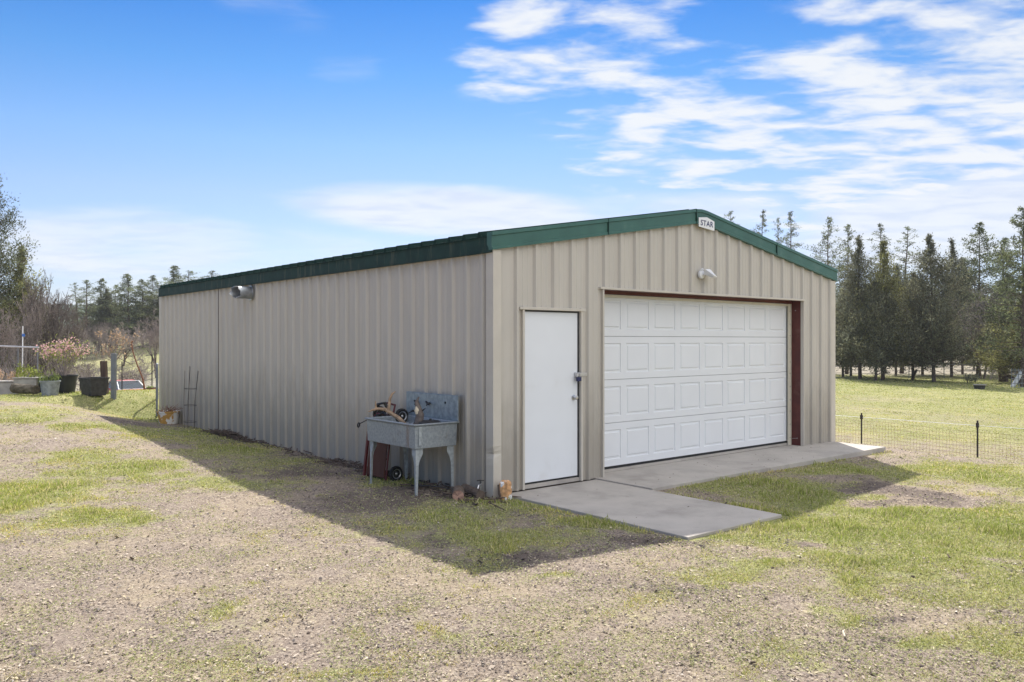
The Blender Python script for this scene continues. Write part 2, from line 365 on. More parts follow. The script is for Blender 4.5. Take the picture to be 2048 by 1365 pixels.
DARK = [(1290, 1075, 80, 14, 1), (1060, 1105, 110, 16, .9), (1010, 1120, 130, 12, .9), (720, 1010, 150, 25, .5), (860, 1075, 60, 16, .7), (620, 945, 100, 14, .7), (480, 880, 60, 14, .4), (1760, 975, 80, 14, .7), (1820, 990, 110, 14, .5), (2000, 1010, 50, 6, .6),
 (1720, 1215, 70, 14, .5), (1780, 1280, 80, 24, .5), (250, 845, 60, 8, .5), (930, 1000, 90, 10, .6), (690, 925, 100, 10, .7), (530, 880, 90, 8, .7), (1280, 1180, 130, 30, .35), (1600, 1090, 60, 8, .6), (1700, 1090, 50, 8, .5), (870, 1040, 40, 8, .4), (600, 1050, 120, 20, .4)]
BARE = [(1840, 992, 95, 17, 1), (1740, 1003, 60, 9, .8), (1800, 925, 60, 8, .6), (1640, 1095, 60, 9, .5), (1500, 1100, 80, 9, .4), (1960, 1120, 60, 10, .5), (1760, 965, 40, 7, .6), (1760, 1225, 90, 14, .5), (1850, 1330, 120, 20, .4), (1640, 960, 50, 6, .3)]
BARE = [(*ell(*g[:4]), g[4]) for g in BARE]
GREEN = [(*ell(*g[:4]), g[4]) for g in GREEN]; DARK = [(*ell(*g[:4]), g[4]) for g in DARK]
def field(L, D, lst):
    f = np.zeros_like(L)
    for l, d, rl, rd, w in lst:
        q = ((L-l)/rl)**2+((D-d)/rd)**2; f = np.maximum(f, w*np.exp(-q*.9))
    return f
def masks(x, y):
    L, D = ld(x, y)
    wx = x+1.1*(fbm(x, y, 1.6, 4, 21)-.5); wy = y+1.1*(fbm(x, y, 1.6, 4, 22)-.5); L2, D2 = ld(wx, wy)
    g = field(L2, D2, GREEN)*(.45+.9*fbm(x, y, 2.6, 3, 33))+.42*(fbm(x, y, 1.1, 5, 31)-.5)+.35*(fbm(x, y, 4.5, 3, 32)-.5)+.12-1.1*field(L2, D2, BARE)
    side = sm((L-.2*D+1)/4)*sm((14-D)/4)*.17               # yard is a bit greener to the right
    g = g+side
    lawn = sm((x-8.6)/1.2)*sm((D-12)/3)
    g = g*(1-lawn)+lawn*(.50+.5*(fbm(x, y, .25, 4, 41)-.5)+.3*sm((D-40)/6)*sm((58-D)/6)-.28*np.exp(-((x-11.5)/3.4)**2-((y+.5)/3.5)**2))
    farL = sm((D-24)/6)*sm((8-L)/4)
    g = g*(1-farL)+farL*(.50+.4*(fbm(x, y, .12, 3, 43)-.5))
    farR = sm((D-60)/6)*sm((L-5)/4); g = g*(1-farR)+farR*.3
    d = field(L2, D2, DARK)+.35*(fbm(x, y, .9, 4, 51)-.5)+.9*np.maximum(fbm(x, y, 3.2, 4, 52)-.56, 0)+.5*field(L2, D2, BARE)+.38*np.exp(-(x/1.3)**2)*(x < .1)*(y > -1)*(y < 12)  # final term darkens soil along the side wall: building shade put into colour
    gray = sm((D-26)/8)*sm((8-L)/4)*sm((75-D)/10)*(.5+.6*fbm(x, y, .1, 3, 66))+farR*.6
    tex = lawn
    return np.clip(g, 0, 1), np.clip(d, 0, 1), np.clip(gray, 0, 1), tex
def ground_material():
    m = bpy.data.materials.new('ground'); m.use_nodes = True; nt = m.node_tree; p = nt.nodes['Principled BSDF']
    p.inputs['Roughness'].default_value = .95; p.inputs['Specular IOR Level'].default_value = .15
    tc = N(nt, 'ShaderNodeTexCoord'); v = tc.outputs['Object']
    a = N(nt, 'ShaderNodeAttribute', attribute_name='mask'); sp = N(nt, 'ShaderNodeSeparateColor'); nt.links.new(a.outputs['Color'], sp.inputs[0])
    g, d, gr = sp.outputs
    fine = noise(nt, v, 38, 6, .72); mid = noise(nt, v, 7, 6, .7); big = noise(nt, v, 1.1, 4, .6); vf = noise(nt, v, 130, 3, .7)
    soil = ramp(nt, fine, (.32, (.085, .064, .055)), (.42, (.215, .168, .135)), (.52, (.33, .268, .215)), (.62, (.45, .38, .305)), (.75, (.56, .49, .395)))
    soil = mixc(nt, sstep(nt, mid, .3, .62), mixc(nt, .6, soil, (.185, .145, .12)), soil)
    soil = mixc(nt, mth(nt, 'MULTIPLY', sstep(nt, big, .42, .66), .35), soil, (.42, .34, .215))
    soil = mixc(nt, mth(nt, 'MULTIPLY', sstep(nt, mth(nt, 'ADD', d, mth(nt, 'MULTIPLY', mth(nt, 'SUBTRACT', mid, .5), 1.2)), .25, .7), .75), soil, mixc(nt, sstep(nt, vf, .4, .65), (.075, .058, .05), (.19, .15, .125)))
    grass = mixc(nt, sstep(nt, fine, .38, .62), (.13, .15, .045), (.32, .335, .12))
    grass = mixc(nt, mth(nt, 'MULTIPLY', sstep(nt, mid, .46, .66), .55), grass, (.40, .37, .17))
    grass = mixc(nt, mth(nt, 'MULTIPLY', sstep(nt, big, .45, .65), .35), grass, (.46, .42, .20))
    k = mth(nt, 'ADD', g, mth(nt, 'ADD', mth(nt, 'MULTIPLY', mth(nt, 'SUBTRACT', mid, .5), .9), mth(nt, 'MULTIPLY', mth(nt, 'SUBTRACT', fine, .5), .9)))
    c = mixc(nt, mth(nt, 'MULTIPLY', sstep(nt, k, .18, .55), .9), soil, grass)
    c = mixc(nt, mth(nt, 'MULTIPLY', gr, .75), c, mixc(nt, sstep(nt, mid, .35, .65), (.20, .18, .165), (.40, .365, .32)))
    nt.links.new(c, p.inputs['Base Color'])
    b = N(nt, 'ShaderNodeBump'); b.inputs['Strength'].default_value = 1; b.inputs['Distance'].default_value = .02
    h = mth(nt, 'ADD', mth(nt, 'MULTIPLY', fine, .8), mth(nt, 'ADD', mth(nt, 'MULTIPLY', mid, 1.6), mth(nt, 'MULTIPLY', vf, .25)))
    nt.links.new(h, b.inputs['Height']); nt.links.new(b.outputs[0], p.inputs['Normal'])
    return m
def make_ground():
    Ls = axis(-900, 900, -9, 12, .075); Ds = axis(-60, 1500, 3.6, 18, .06)
    L, D = np.meshgrid(Ls, Ds); x = CAMX+L*RT[0]+D*FW[0]; y = CAMY+L*RT[1]+D*FW[1]
    near = sm((20-D)/6)
    z = gz(x, y)+near*.012*(fbm(x, y, 6, 3, 77)-.5)
    V = np.stack([x.ravel(), y.ravel(), z.ravel()], 1); nx, ny = len(Ls), len(Ds)
    i = np.arange(nx*ny).reshape(ny, nx); F = np.stack([i[:-1, :-1].ravel(), i[:-1, 1:].ravel(), i[1:, 1:].ravel(), i[1:, :-1].ravel()], 1)
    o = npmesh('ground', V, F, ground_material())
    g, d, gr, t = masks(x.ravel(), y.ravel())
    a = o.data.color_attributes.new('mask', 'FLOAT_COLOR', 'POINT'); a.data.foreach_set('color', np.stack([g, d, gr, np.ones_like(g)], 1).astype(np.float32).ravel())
    o.data.polygons.foreach_set('use_smooth', [True]*len(o.data.polygons))
    tag(o, kind='structure')
make_ground()
# ------------------------------------------------------------------ concrete
SL = .03
def slab(name, poly, top, th=.13):
    m = MB(); n = len(poly)
    m.add([(x, y, top) for x, y in poly]+[(x, y, top-th) for x, y in poly], [tuple(range(n)), tuple(range(2*n-1, n-1, -1))]+[(i, n+i, n+(i+1) % n, (i+1) % n) for i in range(n)])
    return tag(m.build(name, M['concrete'], bevel=.008), kind='structure')
slab('concrete_path', [(.10, -2.85), (1.70, -2.87), (1.76, -.02), (.14, -.02)], .0)
slab('concrete_apron', [(1.775, -1.0), (4.42, -1.0), (4.42, .22), (1.775, .22)], .014)
slab('concrete_apron', [(4.432, -1.0), (8.03, -1.02), (8.03, .22), (4.432, .22)], .012, .16)
# ------------------------------------------------------------------ building
BW, BL, RX = 8.05, 13.05, 4.03
ZE, ZR = 3.17, 3.865
def zroof(x): return ZE+(ZR-ZE)*(1-abs(x-RX)/RX)
B = thing('metal_garage', 'long tan ribbed steel garage with green roof trim and a white roll-up door', 'garage')
PIT = .3165
def profile(s0, s1, first, cuts=()):
    """outline of ribbed sheet: (distance along wall, outward offset)"""
    pts = [(s0, 0.0)]; c = first
    while c < s1-.06:
        if c-.040 > s0+.005:
            pts += [(c-.040, 0), (c-.017, .038), (c+.017, .038), (c+.040, 0)]
        for q in (.115, .20):
            a = c+q
            if a+.016 < s1-.02: pts += [(a-.016, 0), (a-.006, .005), (a+.006, .005), (a+.016, 0)]
        c += PIT
    pts.append((s1, 0.0))
    for q in cuts:
        for i in range(len(pts)-1):
            if pts[i][0] < q < pts[i+1][0]:
                t = (q-pts[i][0])/(pts[i+1][0]-pts[i][0]); o = pts[i][1]+(pts[i+1][1]-pts[i][1])*t
                pts[i+1:i+1] = [(q, o)]; break
    return pts
DX0, DX1, DZ = .455, 1.475, 2.285            # walk door opening
GX0, GX1, GZ = 1.90, 7.01, 2.60             # garage opening
fw = MB(); pr = profile(0, BW, .355, (DX0, DX1, GX0, GX1, RX))
for (a, oa), (b, ob) in zip(pr, pr[1:]):
    if b-a < 1e-6: continue
    m_ = (a+b)/2; zb = DZ if DX0 < m_ < DX1 else GZ if GX0 < m_ < GX1 else .012
    fw.add([(a, -oa, zb), (b, -ob, zb), (b, -ob, zroof(b)-.02), (a, -oa, zroof(a)-.02)], [(0, 1, 2, 3)])
fw.build('front_wall', M['tan'], B, fix=False)
def sidewall(name, x, sgn, y0, y1, par):
    w = MB(); p2 = profile(y0, y1, y0+.2)
    for (a, oa), (b, ob) in zip(p2, p2[1:]):
        w.add([(x+sgn*oa, a, -.05), (x+sgn*ob, b, -.05), (x+sgn*ob, b, ZE-.02), (x+sgn*oa, a, ZE-.02)], [(0, 1, 2, 3)])
    return w.build(name, M['tan'], par, fix=False)
YS = 9.2
sidewall('side_wall', 0, -1, 0, YS, B); sidewall('side_wall', -.006, -1, YS, BL, B); sidewall('side_wall', BW, 1, 0, BL, B)
MB().box(-.008, .0, YS-.008, YS+.008, -.03, ZE-.04).build('wall_joint', M['post'], B)
bw = MB(); bw.add([(0, BL, -.05), (BW, BL, -.05), (BW, BL, ZE), (RX, BL, ZR), (0, BL, ZE)], [(0, 1, 2, 3, 4)]); bw.build('back_wall', M['tan'], B)
# roof sheets, ribs run down the slope
rf = MB(); rp = profile(-.02, BL+.03, .2)
for sx in (-1, 1):
    for (a, oa), (b, ob) in zip(rp, rp[1:]):
        xe = -.075 if sx < 0 else BW+.075; ze = ZE-.075*(ZR-ZE)/RX
        oa *= 1.75; ob *= 1.75; q = [(xe, a, ze+oa), (xe, b, ze+ob), (RX, b, ZR+ob), (RX, a, ZR+oa)]
        rf.add(q, [(0, 1, 2, 3)]); rf.add([(c[0], c[1], c[2]-.012-(.0)) for c in q], [(0, 1, 2, 3)])
        rf.add([q[0], q[1], (q[1][0], q[1][1], ze-.012), (q[0][0], q[0][1], ze-.012)], [(0, 1, 2, 3)])
rf.build('roof', M['roof'], B, fix=False)
# eave trim
for sx in (0, 1):
    e = MB(); x0, x1 = (-.062, -.036) if sx == 0 else (BW+.036, BW+.062)
    e.box(x0, x1, -.03, BL, ZE-.20, ZE-.028); e.box(x0-(.012 if sx == 0 else 0), x1+(.012 if sx else 0), -.03, BL, ZE-.215, ZE-.2005)
    e.box(-.06 if sx == 0 else BW+.04, -.04 if sx == 0 else BW+.06, -.03, BL, ZE-.0279, ZE-.004)
    e.build('eave_trim', M['eave'], B)
# rake trim: one profile bent over the ridge
prf = [(.03, .045), (-.075, .045), (-.078, .0), (-.062, -.008), (-.062, -.135), (-.074, -.143), (-.074, -.175), (-.004, -.175), (-.004, -.15), (.03, -.1)]
rk = MB(); xs = [-.085, RX-.14, RX, RX+.14, BW+.085]
def zk(x): return min(zroof(x), ZR-.012)
vs = [(x, a, zk(x)+b) for x in xs for a, b in prf]; n = len(prf)
fs = [(i*n+j, i*n+(j+1) % n, (i+1)*n+(j+1) % n, (i+1)*n+j) for i in range(len(xs)-1) for j in range(n)]+[tuple(range(n)), tuple(range(len(xs)*n-1, (len(xs)-1)*n-1, -1))]
rk.add(vs, fs); rk.build('rake_trim', M['green'], B)
for xx in (RX-.135, 1.95, 6.1):
    MB().box(xx-.006, xx+.006, -.0795, -.06, zk(xx)-.172, zk(xx)+.047).build('trim_lap', M['roof'], B)
cp = MB(); cp.add([(RX-.25, .031, zroof(RX-.25)+.05), (RX, .031, ZR+.055), (RX+.25, .031, zroof(RX+.25)+.05), (RX-.25, BL, zroof(RX-.25)+.05), (RX, BL, ZR+.055), (RX+.25, BL, zroof(RX+.25)+.05)], [(0, 1, 4, 3), (1, 2, 5, 4)])
cp.build('ridge_cap', M['roof'], B)
# corner trims (left one has a dent near its foot)
def corner(xc, sg):
    c = MB(); ring = [(-.042, .10), (-.048, -.048), (.085, -.040)] ; zs = [-.03, .2, .36, .44, .50, .54, .60, .72, 1.5, ZE-.18]
    for z in zs:
        d = math.exp(-((z-.50)/.05)**2)*.035+(.012 if .1 < z < .5 else 0) if sg > 0 else 0
        for k, (a, b) in enumerate(ring):
            kx = d*(1.0 if k == 1 else .25)
            c.v.append((xc+sg*(a+kx), b+kx, z))
    for i in range(len(zs)-1):
        for k in range(2): c.f.append((i*3+k, i*3+k+1, i*3+k+4, i*3+k+3)); c.mi.append(0)
    o = c.build('corner_trim', M['tantrim'], B)
    s_ = o.modifiers.new('thick', 'SOLIDIFY'); s_.thickness = .003
corner(0, 1); corner(BW, -1)
MB().box(-.046, -.036, BL-.12, BL+.02, -.03, ZE-.03).build('corner_trim', M['tantrim'], B)
# walk door
fr = MB(); fr.box(DX0-.02, DX0+.012, -.042, .05, .012, DZ+.03); fr.box(DX1-.012, DX1+.02, -.042, .05, .012, DZ+.03); fr.box(DX0-.075, DX1+.065, -.052, .05, DZ-.012, DZ+.024)
fr.build('door_frame', M['tantrim'], B, bevel=.003)
jb = MB(); jb.box(DX0+.012, DX0+.03, .0, .08, .012, DZ-.012); jb.box(DX1-.03, DX1-.012, .0, .08, .012, DZ-.012); jb.box(DX0+.03, DX1-.03, .0, .08, DZ-.03, DZ-.012)
jb.build('door_jamb', M['darkpot'], B)
dr = MB().box(DX0+.032, DX1-.034, .012, .055, .085, DZ-.034).build('door', M['white'], B, bevel=.003)
MB().box(DX0+.012, DX1-.012, -.005, .09, .012, .06).build('threshold', M['concrete'], B)
MB().box(DX0+.032, DX1-.034, .018, .05, .061, .083).build('door_sweep', M['holes'], B)
for hz in (.33, 1.95):
    h = MB()
    for q in range(3): h.tube([(DX0+.034, .005, hz+q*.045), (DX0+.034, .005, hz+q*.045+.032)], .008, 8)
    h.build('hinge', M['steel'] if hz < 1 else M['darkpot'], dr)
kn = MB(); kx = DX1-.11; kn.lathe([(.0, 0), (.034, 0), (.034, .008), (.012, .012), (.012, .04), (.028, .045), (.031, .06), (.022, .072), (0, .074)], 16, Matrix.Translation((kx, .012, 1.13)) @ Matrix.Rotation(R(90), 4, 'X'))
kn.build('door_knob', M['steel'], dr, smooth=True)
hp = MB(); hp.box(DX1-.075, DX1+.09, -.049, -.043, 1.41, 1.455); hp.box(DX1-.10, DX1-.04, -.045, .012, 1.405, 1.46); hp.build('hasp', M['steel'], dr, bevel=.002)
pk = MB(); pk.tube([(DX1-.10, -.055, 1.40), (DX1-.10, -.055, 1.43), (DX1-.085, -.055, 1.448), (DX1-.065, -.055, 1.448), (DX1-.05, -.055, 1.43), (DX1-.05, -.055, 1.40)], .005, 8, mi=0)
pk.box(DX1-.11, DX1-.04, -.072, -.040, 1.345, 1.40, mi=1); pk.build('padlock', [M['steel'], mat('navy_padlock', (.02, .025, .08), .4)], dr, bevel=.003)
# garage door opening
RD = .22
op = MB(); op.box(GX0-.075, GX1+.03, -.055, -.0, GZ-.014, GZ+.016); op.box(GX0-.02, GX0+.006, -.042, .02, .012, GZ-.014); op.box(GX1-.004, GX1+.018, -.042, .02, .012, GZ-.014)
op.build('opening_trim', M['tantrim'], B, bevel=.003)
st = MB(); st.box(GX0-.01, GX0, .02, RD+.05, .012, GZ-.014); st.box(GX1, GX1+.012, .02, RD+.05, .012, GZ-.014); st.box(GX0, GX1, .02, RD+.05, GZ-.013, GZ); st.box(GX0+.0, GX1, RD-.03, RD-.0205, 2.54, GZ-.0135)
st.build('steel_jamb', M['redsteel'], B)
tb = MB(); tb.box(GX1-.10, GX1-.001, RD-.02, RD, .012, 2.54); tb.box(GX0+.001, GX0+.10, RD-.02, RD, .012, 2.54); tb.box(GX0+.10, GX1-.10, RD-.004, RD+.01, 2.50, 2.536)
tbo = tb.build('door_stop', M['cream'], B)
for q in range(11): MB().lathe([(0, 0), (.007, 0), (.007, .004), (0, .005)], 8, Matrix.Translation((GX1-.05, RD-.021, .15+q*.225+.01*(q % 3))) @ Matrix.Rotation(R(90), 4, 'X')).build('stop_bolt', M['holes'], tbo)
for px, pz in ((.07, .14), (.11, .135), (.15, .13), (.1, 2.42)): MB().lathe([(0, 0), (.008, 0), (.008, .005), (0, .006)], 8, Matrix.Translation((GX1-.0005, .02+px, pz)) @ Matrix.Rotation(R(-90), 4, 'Y')).build('jamb_bolt', M['steel'], B)
GD = thing_gd = bpy.data.objects.new('garage_door', None); COL.objects.link(GD); GD.parent = B
gx0, gx1 = 1.995, 6.935; gy = RD+.03; sh = .62; z0 = .085
def section(k):
    """one hinged door section with 8 pressed raised panels"""
    m = MB(); za, zb = z0+k*sh+.003, z0+(k+1)*sh-.003; nx = 8; pw = (gx1-gx0)/nx
    yb = gy
    def ring(xa, xb, zc, zd, y): return [(xa, y, zc), (xb, y, zc), (xb, y, zd), (xa, y, zd)]
    for i in range(nx):
        xa = gx0+i*pw; xb = xa+pw; mx = .055; mz = .095
        rings = [ring(xa, xb, za, zb, yb), ring(xa+mx, xb-mx, za+mz, zb-mz, yb), ring(xa+mx+.010, xb-mx-.010, za+mz+.010, zb-mz-.010, yb+.014),
                 ring(xa+mx+.032, xb-mx-.032, za+mz+.032, zb-mz-.032, yb+.012), ring(xa+mx+.045, xb-mx-.045, za+mz+.045, zb-mz-.045, yb+.001)]
        o = len(m.v)
        for r_ in rings: m.v += r_
        for q in range(4):
            for j in range(4): m.f.append((o+q*4+j, o+q*4+(j+1) % 4, o+q*4+4+(j+1) % 4, o+q*4+4+j)); m.mi.append(0)
        m.f.append((o+16, o+17, o+18, o+19)); m.mi.append(0)
    m.add([(gx0, yb, zb), (gx1, yb, zb), (gx1, yb+.04, zb), (gx0, yb+.04, zb)], [(0, 1, 2, 3)])
    m.add([(gx0, yb, za), (gx1, yb, za), (gx1, yb+.04, za), (gx0, yb+.04, za)], [(0, 1, 2, 3)])
    m.build('door_section', M['white2'], GD, fix=False)
for k in range(4): section(k)
MB().box(gx0, gx1, gy+.041, gy+.05, z0, z0+4*sh).build('door_back', M['darkpot'], GD)
MB().box(gx0, gx1, gy+.002, gy+.035, .052, z0+.002).build('bottom_seal', M['holes'], GD)
MB().box(GX0+.102, GX1-.102, RD+.002, RD+.2, .0135, .05).build('floor_edge', M['concrete'], B)
# floodlight over the door
FL = bpy.data.objects.new('wall_light', None); COL.objects.link(FL); FL.parent = B; FL.location = (4.05, -.034, 2.90)
b_ = MB(); b_.lathe([(0, 0), (.065, 0), (.065, .03), (.04, .045), (0, .045)], 20, Matrix.Rotation(R(90), 4, 'X')); b_.build('mounting_plate', M['whiteplastic'], FL, smooth=True)
hd = MB(); T = Matrix.Translation((.07, -.10, .02)) @ Matrix.Rotation(R(28), 4, 'Z') @ Matrix.Rotation(R(22), 4, 'X')
hd.add([T @ Vector(q) for q in [(-.11, .05, .035), (.11, .05, .035), (.15, -.12, -.01), (-.15, -.12, -.01), (-.07, .06, -.05), (.07, .06, -.05), (.12, -.10, -.045), (-.12, -.10, -.045), (-.06, .0, .06), (.06, .0, .06)]],
  [(0, 1, 9, 8), (8, 9, 2, 3), (0, 8, 3), (1, 2, 9), (0, 4, 5, 1), (1, 5, 6, 2), (3, 7, 4, 0), (2, 6, 7, 3), (4, 7, 6, 5)])
hd.build('lamp_head', M['whiteplastic'], FL, bevel=.006)
MB().tube([(0, -.04, 0), (.03, -.07, .01), (.06, -.09, .015)], .018, 8).build('lamp_arm', M['whiteplastic'], FL)
MB().tube([(-.02, -.02, .05), (-.01, -.05, .085)], .02, 8).build('photocell', M['whiteplastic'], FL)
# name sign at the ridge
SG = MB(); sy = -.083; sx0, sx1 = 3.945, 4.335; pk_ = 4.10
SG.prism([(sx0, 3.625), (sx1, 3.59), (sx1, 3.735), (pk_+.05, 3.785), (sx0, 3.765)], sy, sy+.012, lambda p, t: (p[0], t, p[1]))
so = SG.build('name_sign', mat('white_sign_enamel', (.74, .75, .76), .4, var=.02), B, bevel=.002)
tcu = bpy.data.curves.new('lettering', 'FONT'); tcu.body = 'STAR'; tcu.size = .118; tcu.align_x = 'CENTER'; tcu.align_y = 'CENTER'; tcu.extrude = .001; tcu.offset = .0016; tcu.space_character = 1.12
to = bpy.data.objects.new('lettering_tmp', tcu); COL.objects.link(to)
me = bpy.data.meshes.new_from_object(to.evaluated_get(bpy.context.evaluated_depsgraph_get())); bpy.data.objects.remove(to)
me.transform(Matrix.Translation((4.14, sy-.002, 3.682)) @ Matrix.Rotation(R(-2), 4, 'Y').inverted() @ Matrix.Diagonal((1.05, 1, 1, 1)) @ Matrix.Rotation(R(90), 4, 'X'))
me.materials.clear(); me.materials.append(mat('navy_lettering', (.035, .045, .13), .5)); lo = bpy.data.objects.new('lettering', me); COL.objects.link(lo); lo.parent = so
# duct outlet
dc = MB(); dy, dz = 7.42, 2.80; T = Matrix.Translation((-.03, dy, dz)) @ Matrix.Rotation(R(-90), 4, 'Y')
ring = []
n = 28
for (r_, L_, rag) in ((.118, 0, 0), (.118, .30, .016), (.108, .30, .016), (.108, .0, 0)):
    for j in range(n):
        th = 2*math.pi*j/n; ring.append(T @ Vector((r_*math.cos(th), r_*math.sin(th), L_+rag*math.sin(th*4)+rag*math.cos(th*7)+(.05*math.sin(th) if rag else 0))))
dc.add(ring, [(i*n+j, i*n+(j+1) % n, (i+1)*n+(j+1) % n, (i+1)*n+j) for i in range(3) for j in range(n)])
dc.add([T @ Vector(((.145 if k < n else .118)*math.cos(2*math.pi*(k % n)/n), (.145 if k < n else .118)*math.sin(2*math.pi*(k % n)/n), .012)) for k in range(2*n)], [(j, (j+1) % n, n+(j+1) % n, n+j) for j in range(n)])
do_ = dc.build('vent_duct', M['duct'], B, smooth=True)
# outdoor tap
sp_ = thing('water_tap', 'small metal outdoor tap standing by the garage corner', 'tap', (-.13, .10, g1(-.13, .1)-.02))
MB().tube([(0, 0, 0), (0, 0, .16), (0, 0, .19)], [.014, .014, .02], 10).build('riser_pipe', M['steel'], sp_)
MB().tube([(0, 0, .17), (-.05, -.03, .175), (-.075, -.045, .14)], .013, 8).build('spout', M['steel'], sp_)
h = MB(); h.tube([(0, 0, .19), (0, 0, .225)], .006, 6); h.tube([(-.04, .02, .225), (0, 0, .23), (.04, -.02, .225)], .007, 6); h.tube([(.02, .03, .228), (-.02, -.03, .228)], .006, 6); h.build('tap_handle', M['dark_steel'], sp_)
# ------------------------------------------------------------------ utility sink
SK = thing('utility_sink', 'galvanised steel utility sink on four legs with blue-grey splashback against tan wall', 'sink', (-.42, 1.20, g1(-.4, 1.1)-.005))
hx, hy, zr, zbm = .325, .59, .86, .555     # half sizes
z_ = SK.location.z; zr -= z_; zbm -= z_
bs = MB()
def rect(hx_, hy_, z): return [(-hx_, -hy_, z), (hx_, -hy_, z), (hx_, hy_, z), (-hx_, hy_, z)]
rings = [rect(hx+.012, hy+.012, zr-.02), rect(hx+.018, hy+.018, zr-.008), rect(hx+.010, hy+.010, zr), rect(hx-.018, hy-.018, zr), rect(hx-.024, hy-.024, zr-.012), rect(hx-.05, hy-.05, zbm+.03)]
o0 = 0
for r_ in rings: bs.v += r_
for q in range(5):
    for j in range(4): bs.f.append((q*4+j, q*4+(j+1) % 4, q*4+4+(j+1) % 4, q*4+4+j)); bs.mi.append(0)
bs.f.append((20, 21, 22, 23)); bs.mi.append(0)
outer = [rect(hx+.012, hy+.012, zr-.02), rect(hx-.006, hy-.006, zr-.03), rect(hx-.016, hy-.016, zbm)]
b0 = len(bs.v)
for r_ in outer: bs.v += r_
for q in range(2):
    for j in range(4): bs.f.append((b0+q*4+j, b0+q*4+(j+1) % 4, b0+q*4+4+(j+1) % 4, b0+q*4+4+j)); bs.mi.append(0)
bs.f.append((b0+8, b0+9, b0+10, b0+11)); bs.mi.append(0)
bs.build('basin', M['galv'], SK, bevel=.004)
bk = MB(); bk.box(hx-.012, hx+.006, -hy-.01, hy+.012, zr+.001, zr+.315); bk.box(hx-.012, hx+.03, -hy-.01, hy+.012, zr+.3155, zr+.323)
bko = bk.build('splashback', M['galvblue'], SK, bevel=.006)
for yy, sc in ((.02, 1), (.30, 1)):
    t = MB(); t.tube([(hx-.013, yy, zr+.19), (hx-.05, yy, zr+.19)], .014, 8); t.tube([(hx-.05, yy+.04, zr+.215), (hx-.055, yy, zr+.195), (hx-.06, yy-.05, zr+.175)], [.012, .016, .009], 8); t.tube([(hx-.05, yy, zr+.19), (hx-.09, yy-.03, zr+.165)], [.012, .008], 8)
    t.build('faucet', M['black'], bko, smooth=True)
MB().lathe([(0, 0), (.016, 0), (.016, .003), (0, .003)], 12, Matrix.Translation((hx-.0125, -.33, zr+.22)) @ Matrix.Rotation(R(-90), 4, 'Y')).build('faucet_hole', M['hole'], bko)
def leg(sx, sy):
    m = MB(); cx, cy = sx*(hx-.045), sy*(hy-.045); w = .036; zt = zbm
    # angle iron: two tapered flanges with gusset tops
    pf = [(0, 0), (w*.62, 0), (w, zt-.22), (w+.012, zt-.16), (w+.06, zt-.07), (w+.06, zt-.001), (0, zt-.001)]
    m.prism(pf, 0, .006, lambda p, t: (cx-sx*p[0], cy+sy*t, p[1])); m.prism(pf, 0.0065, .0125, lambda p, t: (cx+sx*(t-.006), cy+sy*.006-sy*p[0]*.9, p[1]))
    m.build('leg', M['whitewash'], SK, fix=True)
for sx, sy in ((-1, -1), (-1, 1), (1, -1), (1, 1)): leg(sx, sy)
MB().box(-hx+.03+.03, -hx+.10, -hy-.004, -hy+.010, zbm+.04, zr-.034).build('label_plate', M['whitewash'], SK, bevel=.002)
for dx in (.12, .16, .19): MB().lathe([(0, 0), (.006, 0), (.005, .003), (0, .003)], 8, Matrix.Translation((dx, -hy+.02, zbm+.07)) @ Matrix.Rotation(R(90), 4, 'X')).build('drain_hole', M['hole'], SK)
def antler(name, label, loc, pts, m_, sc_=1.28):
    o = thing(name, label, 'antler', loc)
    for k, (p, r_) in enumerate(pts):
        a = MB(); 
        P = [Vector(q) for q in p]
        a.tube([q*sc_ for q in P], [q*sc_*1.1 for q in r_], 8); a.build('beam' if k == 0 else 'tine', m_, o, smooth=True)
    return o
# antler lying over the left rim (image-left is towards -x/+y)
e = Vector((-.77, .64, 0)); up = Vector((0, 0, 1))
def eu(a, b, c=0): return e*a+up*b+Vector((-.64, -.77, 0))*c
antler('deer_antler', 'forked brown deer antler resting over the left rim of the sink', (-.50, 1.42, .84),
   [([eu(-.10, -.06), eu(-.02, .02), eu(.06, .07), eu(.12, .11), eu(.19, .115), eu(.24, .105), eu(.29, .085)], [.02, .02, .018, .016, .013, .010, .004]),
    ([eu(.09, .085), eu(.075, .15), eu(.07, .22), eu(.045, .27), eu(.01, .295)], [.015, .015, .013, .011, .004]),
    ([eu(.21, .11), eu(.215, .16), eu(.215, .20)], [.011, .008, .003])], M['antler'])
o = antler('deer_antler', 'upright antler with pale skull base and dark hide standing in the middle of the sink', (-.43, 1.02, .78),
   [([eu(.0, -.06), eu(-.01, .05), eu(-.02, .12), eu(.0, .2), eu(.012, .25), eu(-.01, .30)], [.035, .042, .038, .026, .016, .005])], M['hide'])
a = MB(); a.tube([eu(.0, .17, .01), eu(.008, .21, .015), eu(.01, .26, .012)], [.034, .038, .022], 10); a.build('skull', M['bone'], o, smooth=True)
for s_ in (1, -.8): MB().tube([eu(.01*s_, .2), eu(.07*s_, .205), eu(.12*s_, .175+.06*(s_ < 0))], [.016, .013, .004], 8).build('tine', M['black'], o)
MB().tube([eu(-.0, -.05), eu(.04, .0), eu(.03, .06)], [.03, .045, .02], 8).build('hide_flap', M['hide'], o, smooth=True)
bp = thing('black_pan', 'round black pan lying in the right end of the sink', 'pan', (-.40, .78, .79))
q = MB(); q.lathe([(.12, 0), (.15, .03), (.145, .06), (.10, .085), (.0, .09)], 24, Matrix.Diagonal((1, 1, 1, 1))); q.build('pan_body', M['black'], bp, smooth=True)
MB().tube([(0, 0, .085), (.0, 0, .11)], [.02, .015], 10).build('pan_knob', M['black'], bp)
